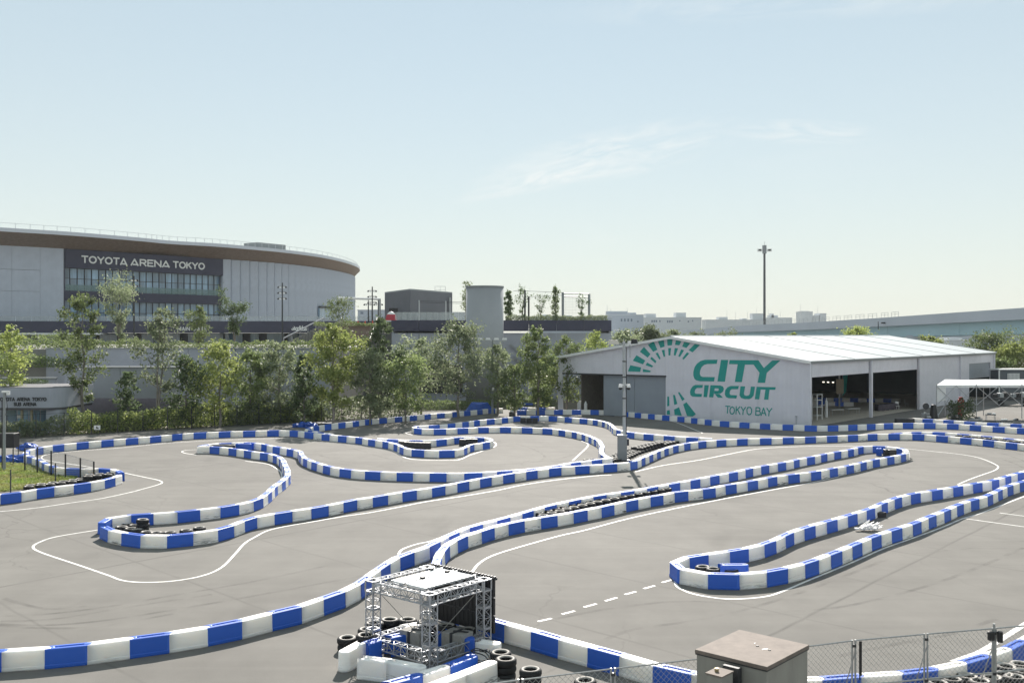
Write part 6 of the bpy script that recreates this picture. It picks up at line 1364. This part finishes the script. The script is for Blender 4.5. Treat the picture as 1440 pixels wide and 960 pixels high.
lb(ME_W, 672, 900, 700, 904, 'short white barrier block behind the right leg of the truss tower'); lb(ME_B, 512, 905, 530, 898, 'blue barrier block behind the left leg of the truss tower'); lb(ME_B, 545, 895, 580, 888, 'blue barrier block under the truss tower behind the ballast'); lb(ME_W, 565, 880, 600, 874, 'white barrier block under the truss tower between tyre stacks')
lb(ME_B, 620, 885, 660, 896, 'blue barrier block under the screen behind the right ballast block')
p = P(676, 914, .62); b = MB(); pr = None; random.seed(5)
for strand in range(3):
    pts = [Vector((random.uniform(-.3, .3), random.uniform(-.15, .15), .60 + .02 * strand)) for _ in range(4)] + [Vector((.15 + .1 * strand, -.32, .55)), Vector((.25 + .05 * strand, -.36, .2)), Vector((.1 + .2 * strand, -.42, .02)), Vector((.5, -.6 - .1 * strand, .02))]
    pts = catmull(pts, 4)
    for a, c in zip(pts[:-1], pts[1:]): b.tube(a, c, .016, n=5, cap=False)
o = b.build('cable', M_BLACK, None, loc=(p.x, p.y, 0)); tag(o, 'tangle of black cable hanging over the barrier at the right leg of the truss tower', 'cable')
p = P(712, 957, .05); b = MB(); b.box((0, 0, .05), (.45, .4, .1), .4); b.box((-.2, .05, .12), (.12, .1, .06), .2); o = put('stone_slab', bevel(b.mesh('stone_slab', M_CONC), .01, 1), None, (p.x, p.y, .004)); tag(o, 'small pale concrete slab on the ground at the bottom edge beside the tyres', 'slab')

# ------------------------------------------------------------------ utility box
ZB = 2.5
cL, cB, cR, cF = (P(x, y, ZB) for x, y in ((979.7, 913), (1036.7, 883.8), (1135.3, 905.8), (1082.5, 937.5)))
cc = (cL + cB + cR + cF) / 4; ub = thing('utility_box', 'large grey metal utility box with a rusty flat roof at the bottom edge', 'box', (cc.x, cc.y, 0))
uu = ((cF - cL).normalized() + (cR - cB).normalized()).normalized(); vv = Vector((-uu.y, uu.x, 0)); WU = (cF - cL).length; WV = (cB - cL).length; au = math.atan2(uu.y, uu.x)
M_RUST = mat('weathered_lid', (.185, .152, .13), .8, var=.16, nscale=3.5, bump=.15, bscale=12); M_BOXG = mat('box_grey_green', (.29, .28, .25), .6, var=.12, nscale=2.2, stretch=(1, 1, .35))
part_box('body', M_BOXG, ub, (0, 0, 1.2), (WU - .06, WV - .06, 2.4), au, 1, .015); part_box('lid', M_RUST, ub, (0, 0, 2.455), (WU, WV, .09), au, 1, .012)
part_box('lid_rim', M_DKMET, ub, (0, 0, 2.395), (WU - .02, WV - .02, .03), au)
q = P(1011.8, 944.2, 2.36) - cc; q.z = 0
part_box('side_cabinet', M_BOXG, ub, (q.x, q.y, 1.165), (.40, .50, 2.33), au, 1, .012); part_box('side_cabinet_lid', M_RUST, ub, (q.x, q.y, 2.35), (.43, .53, .03), au)
b = MB(); b.tube((q.x - .06, q.y + .02, 2.36), (q.x - .06, q.y + .02, 2.44), .05, n=8); b.build('knob', mat('brass', (.35, .3, .18), .4, metal=.6), ub)
q2 = P(1029.5, 937.0, 2.36) - cc; part_box('hood', M_DKMET, ub, (q2.x, q2.y, 1.19), (.40, .16, 2.38), au)
b = MB()
for (a, c) in ((.05, .15), (.42, .05)): q = uu * a + vv * c; b.tube((q.x, q.y, 2.5), (q.x, q.y, 2.515), .035, n=8)
b.build('bolt', M_BLACK, ub); b = MB(); q = uu * .3 + vv * .05; b.box((q.x, q.y, 2.503), (.16, .05, .006), .3); q = uu * (-.1) + vv * .3; b.box((q.x, q.y, 2.503), (.05, .03, .006), .8); b.build('dropping', M_WHT, ub)

# ------------------------------------------------------------------ chain link fence panels
ZF = 2.0
fpts = [P(x, y, ZF) for x, y in ((600, 972), (732, 954), (862, 938.5), (985, 924.5), (1092, 913), (1200.5, 899), (1302, 890), (1398, 882), (1500, 873))]
M_WIRE = mat('fence_wire', (.50, .51, .50), .45, metal=.5); M_TUBE = mat('fence_tube', (.40, .41, .41), .45, metal=.5, var=.15, nscale=12)
cfn = thing('chain_link_fence', 'galvanised chain link fence of framed panels with slanted props at the bottom right', 'fence', (fpts[5].x, fpts[5].y, 0)); FO = Vector((fpts[5].x, fpts[5].y, 0))
for i in range(len(fpts) - 1):
    a = Vector((fpts[i].x, fpts[i].y, 0)) - FO; c = Vector((fpts[i + 1].x, fpts[i + 1].y, 0)) - FO; d = (c - a).normalized(); a2 = a + d * .05; c2_ = c - d * .05; L = (c2_ - a2).length
    def fpnt(s_, z): return a2 + d * s_ + Vector((0, 0, z))
    for s_ in (0, L): b = MB(); b.tube(fpnt(s_, .05), fpnt(s_, ZF), .026, n=8); b.build('panel_upright', M_TUBE, cfn)
    for z in (.12, .78, ZF - .02): b = MB(); b.tube(fpnt(0, z), fpnt(L, z), .02 if z != .78 else .026, n=6); b.build('panel_rail', M_TUBE, cfn)
    n_ = Vector((-d.y, d.x, 0)); b = MB(); b.tube(fpnt(0, ZF - .35) + n_ * .02, fpnt(0, .05) - n_ * .75 if False else fpnt(0, .05) + n_ * .7, .016, n=6); b.build('prop', M_TUBE, cfn)
    for z in (ZF - .15, .75): b = MB(); b.box(fpnt(-.05, z), (.1, .09, .07)); b.build('coupling', M_DKMET, cfn)
    # woven wires: two diagonal families, pitch 9 cm
    b = MB(); pit = .15; zt_, zb_ = ZF - .03, .12; Hh = zt_ - zb_; k = -int(Hh / pit)
    while k * pit < L:
        s0 = k * pit; a0, a1 = max(0, s0), min(L, s0 + Hh)
        if a1 > a0:
            b.tube(fpnt(a0, zb_ + a0 - s0), fpnt(a1, zb_ + a1 - s0), .0045, n=3, cap=False); b.tube(fpnt(a0, zt_ - (a0 - s0)) + n_ * .006, fpnt(a1, zt_ - (a1 - s0)) + n_ * .006, .0045, n=3, cap=False)
        k += 1
    b.build('wire_mesh', M_WIRE, cfn)
q = fpts[7]; t_ = thing('clamped_floodlight', 'small black floodlight clamped to the fence post near the right edge', 'lamp', (q.x, q.y, ZF - .25))
part_box('lamp_head', M_BLACK, t_, (-.12, -.08, .05), (.16, .12, .24), .3, 1, .02); part_box('lamp_head', M_BLACK, t_, (.13, -.06, .02), (.14, .12, .3), -.3, 1, .02); b = MB(); b.tube((0, 0, -1.6), (0, 0, .36), .035, n=8); b.tube((-.2, 0, .1), (.22, 0, .12), .02); b.build('bracket', M_TUBE, t_)
q = P(1208, 903, 1.9); b = MB(); b.tube((0, 0, -1.0), (0, 0, 0), .018, n=5); b.box((.02, 0, -.45), (.06, .05, .9)); o = b.build('cable_tie_bundle', M_BLACK, None, loc=(q.x, q.y - .05, 1.95)); tag(o, 'black bundle strapped to the third fence post from the right', 'bundle')

# ------------------------------------------------------------------ frame tent, cabin and gear at right
tn = thing('frame_tent', 'long white topped frame tent with crossed metal struts at the right edge', 'tent'); DT = 118.0
def tq(x, y, D=DT): return Q(x, y, D)
a0, a1 = tq(1317, 537.5), tq(1437, 543); fz = .26
def tpt(x, D, z): return Vector(((x - 720) / FPX * D, D, z))
zr = tq(1333, 533.5, 121).z
b = MB(); xs = [1317, 1347, 1377, 1407, 1437, 1500]
front = [tpt(x, DT, 3.95) for i, x in enumerate(xs)]; back = [tpt(x + 12 - i * 1.5, DT + 4.5, 4.42 - (.0 if i % 2 == 0 else .06)) for i, x in enumerate(xs)]
for i in range(len(xs) - 1): b = MB(); b.slab([front[i], front[i + 1], back[i + 1], back[i]], (0, 0, 1), .05); b.build('canopy_sheet', M_WHT, tn, fix=True)
for i in range(len(xs) - 1): b = MB(); b.slab([front[i] + Vector((0, 0, -fz)), front[i + 1] + Vector((0, 0, -fz)), front[i + 1], front[i]], (0, -1, 0), .03); b.build('valance', M_WHT, tn, fix=True)
b = MB(); b.slab([front[0] + Vector((0, 0, -2.0)), back[0] + Vector((0, 0, -2.4)), back[0], front[0]], (-1, 0, 0), .03); b.slab([front[0] + Vector((0, .05, -2.0)), tpt(1330, DT + .05, 2.2), tpt(1330, DT + .05, 4.0), front[0] + Vector((0, .05, 0))], (0, 1, 0), .03); b.build('side_curtain', M_WHT, tn, fix=True)
for i, x in enumerate((1317, 1373, 1437, 1500)):
    for D in (DT, DT + 4.5):
        b = MB(); p0 = tpt(x, D, 0); 
        if D > DT: p0 = tpt(x + 12 - i * 2, D, 0)
        b.tube(p0, p0 + Vector((0, 0, 4.1)), .055, n=6); b.build('leg', M_ALU, tn)
for x0, x1 in ((1317, 1345), (1345, 1373), (1373, 1405), (1405, 1437), (1437, 1470)):
    b = MB(); b.tube(tpt(x0, DT - .05, 3.9), tpt(x1, DT - .05, 1.6), .04, n=5); b.tube(tpt(x0, DT - .1, 1.6), tpt(x1, DT - .1, 3.9), .04, n=5); b.build('cross_strut', M_ALU, tn)
b = MB(); b.tube(tpt(1315, DT - 1.5, 0), tpt(1334, DT, 2.3), .05, n=5); b.build('guy_strut', M_ALU, tn)
reroot(tn, (tpt(1378, DT + 2, 0)))
p = tpt(1351, 121.5, 0); b = MB(); b.box((0, 0, .95), (.55, .35, 1.9)); b.box((0, -.2, 1.2), (.4, .08, .6)); b.box((0, 0, 2.0), (.35, .3, .3)); o = put('red_dispenser', bevel(b.mesh('red_dispenser', mat('red_paint', (.45, .03, .04), .5)), .04, 2), None, (p.x, p.y, 0), scl=(1.2, 1, 1.1)); tag(o, 'tall red dispenser standing under the frame tent', 'dispenser')
scatter([(tpt(1336, 117, 0).x, 117), (tpt(1370, 117, 0).x, 117.5)], 1.6, .8, 3.0, 1500, .22, 2, 'netting', 'sparse tangle of dark green netting and leaves under the frame tent', cat='netting')
random.seed(21)
GX = [('two tier dark trolley under the right half of the tent', 1393, 594, 1.0, .55, .9), ('low dark kart frame at the right edge under the tent', 1413, 597, 1.1, .6, .45), ('low rack of pale pipes in front of the tent', 1372, 593, 1.5, .5, .35), ('small dark cart at the far right under the tent', 1430, 597, .7, .5, .5), ('low grey bench left of the tent below the hangar wall', 1308, 587, 1.9, .5, .45), ('dark low crate pile at the left tent leg', 1342, 590, 1.2, .6, .4)]
for lab, x, y, wx, wy, hz2 in GX:
    p = P(x, y); t_ = thing('trolley', lab, 'trolley', (p.x, p.y, 0), random.uniform(-.3, .3))
    for z in (.18, hz2): part_box('shelf', M_DKMET if 'dark' in lab else M_STEEL, t_, (0, 0, z), (wx, wy, .09))
    for sx in (-1, 1):
        for sy in (-1, 1): b = MB(); b.tube((sx * wx * .45, sy * wy * .42, 0), (sx * wx * .45, sy * wy * .42, hz2), .03, n=5); b.build('leg', M_STEEL, t_)
    for k in range(3): part_box('load', random.choice([M_WHT, M_BLACK, M_GREYP]), t_, (random.uniform(-.35, .35) * wx, 0, hz2 + .12), (.25, .25, .18), random.random(), 1, .02)
p = tpt(1313, 116.5, 0); t_ = thing('covered_machine', 'tall black covered machine against the hangar wall left of the tent', 'machine', (p.x, p.y, 0)); part_box('body', M_BLACK, t_, (0, 0, .9), (.9, .7, 1.8), .5, .6, .12); b = MB(); b.tube((-.9, 0, 1.6), (-.9, .06, 1.6), .38, n=16); b.build('round_fan', M_DKMET, t_); part_box('foot', M_STEEL, t_, (-.6, 0, .3), (.5, .4, .25), 0, 1, .03); b = MB(); b.tube((-.9, .03, 0), (-.9, .03, 1.3), .03); b.build('stand', M_DKMET, t_)
cb_ = thing('site_cabin', 'dark grey site cabin with white edges and a shuttered window at the right edge', 'cabin', (Q(1436, 560, 150).x, 152, 0), R_(4)); HC = Q(1406, 519, 150).z
part_box('wall', mat('cabin_grey', (.10, .115, .13), .6, var=.06), cb_, (0, 0, HC / 2 - .1), (6.2, 2.5, HC - .25)); part_box('roof', M_WHT, cb_, (0, 0, HC - .06), (6.5, 2.8, .18))
for sx in (-3.15, 3.15): part_box('corner_post', M_WHT, cb_, (sx, -1.25, HC / 2 - .08), (.16, .16, HC - .2))
part_box('window_shutter', M_WHT, cb_, (-.9, -1.28, HC - 1.6), (1.9, .06, 1.9)); b = MB()
for k in range(9): b.box((-.9 - .84 + k * .21, -1.33, HC - 1.6), (.05, .04, 1.8))
b.build('shutter_slat', M_GREYP, cb_)
# parked dark vehicle-like gear seen past the hangar corner
p = Q(1420, 552, 140); t_ = thing('covered_trailer', 'dark flat trailer with clutter below the cabin at the right edge', 'trailer', (p.x, 140, 0)); part_box('bed', M_DKMET, t_, (0, 0, 1.0), (5.5, 1.8, .3)); 
for sx in (-1.6, 1.6): b = MB(); b.tube((sx, -.9, .4), (sx, -.65, .4), .4, n=16); b.build('wheel', M_RUB, t_)
for k in range(6): part_box('load', (M_BLACK, M_STEEL, M_BLACK, M_GREYP, M_BLACK, M_WHT)[k], t_, (-2.2 + k * .85, 0, 1.4), (.6, .9, .5 + .2 * (k % 3)), .1 * k, 1, .04)

# ------------------------------------------------------------------ air
HZ = MB(); x0, x1, y0, y1, z0, z1_ = -600, 900, -40, 1100, -1.0, 62
HZ.box(((x0 + x1) / 2, (y0 + y1) / 2, (z0 + z1_) / 2), (x1 - x0, y1 - y0, z1_ - z0))
M_HZ = bpy.data.materials.new('air'); M_HZ.use_nodes = True; t = M_HZ.node_tree; t.nodes.clear(); ou = t.nodes.new('ShaderNodeOutputMaterial'); pv_ = t.nodes.new('ShaderNodeVolumePrincipled')
pv_.inputs['Color'].default_value = (.90, .95, 1, 1); pv_.inputs['Density'].default_value = .00011; pv_.inputs['Anisotropy'].default_value = 0; t.links.new(pv_.outputs[0], ou.inputs['Volume'])
o = HZ.build('haze', M_HZ); tag(o, kind='stuff', label='pale summer haze filling the air over the whole place', cat='haze')
print('tyres', NT, 'blocks', sum(n for _, n in BLOCKS), 'objects', len(bpy.data.objects))
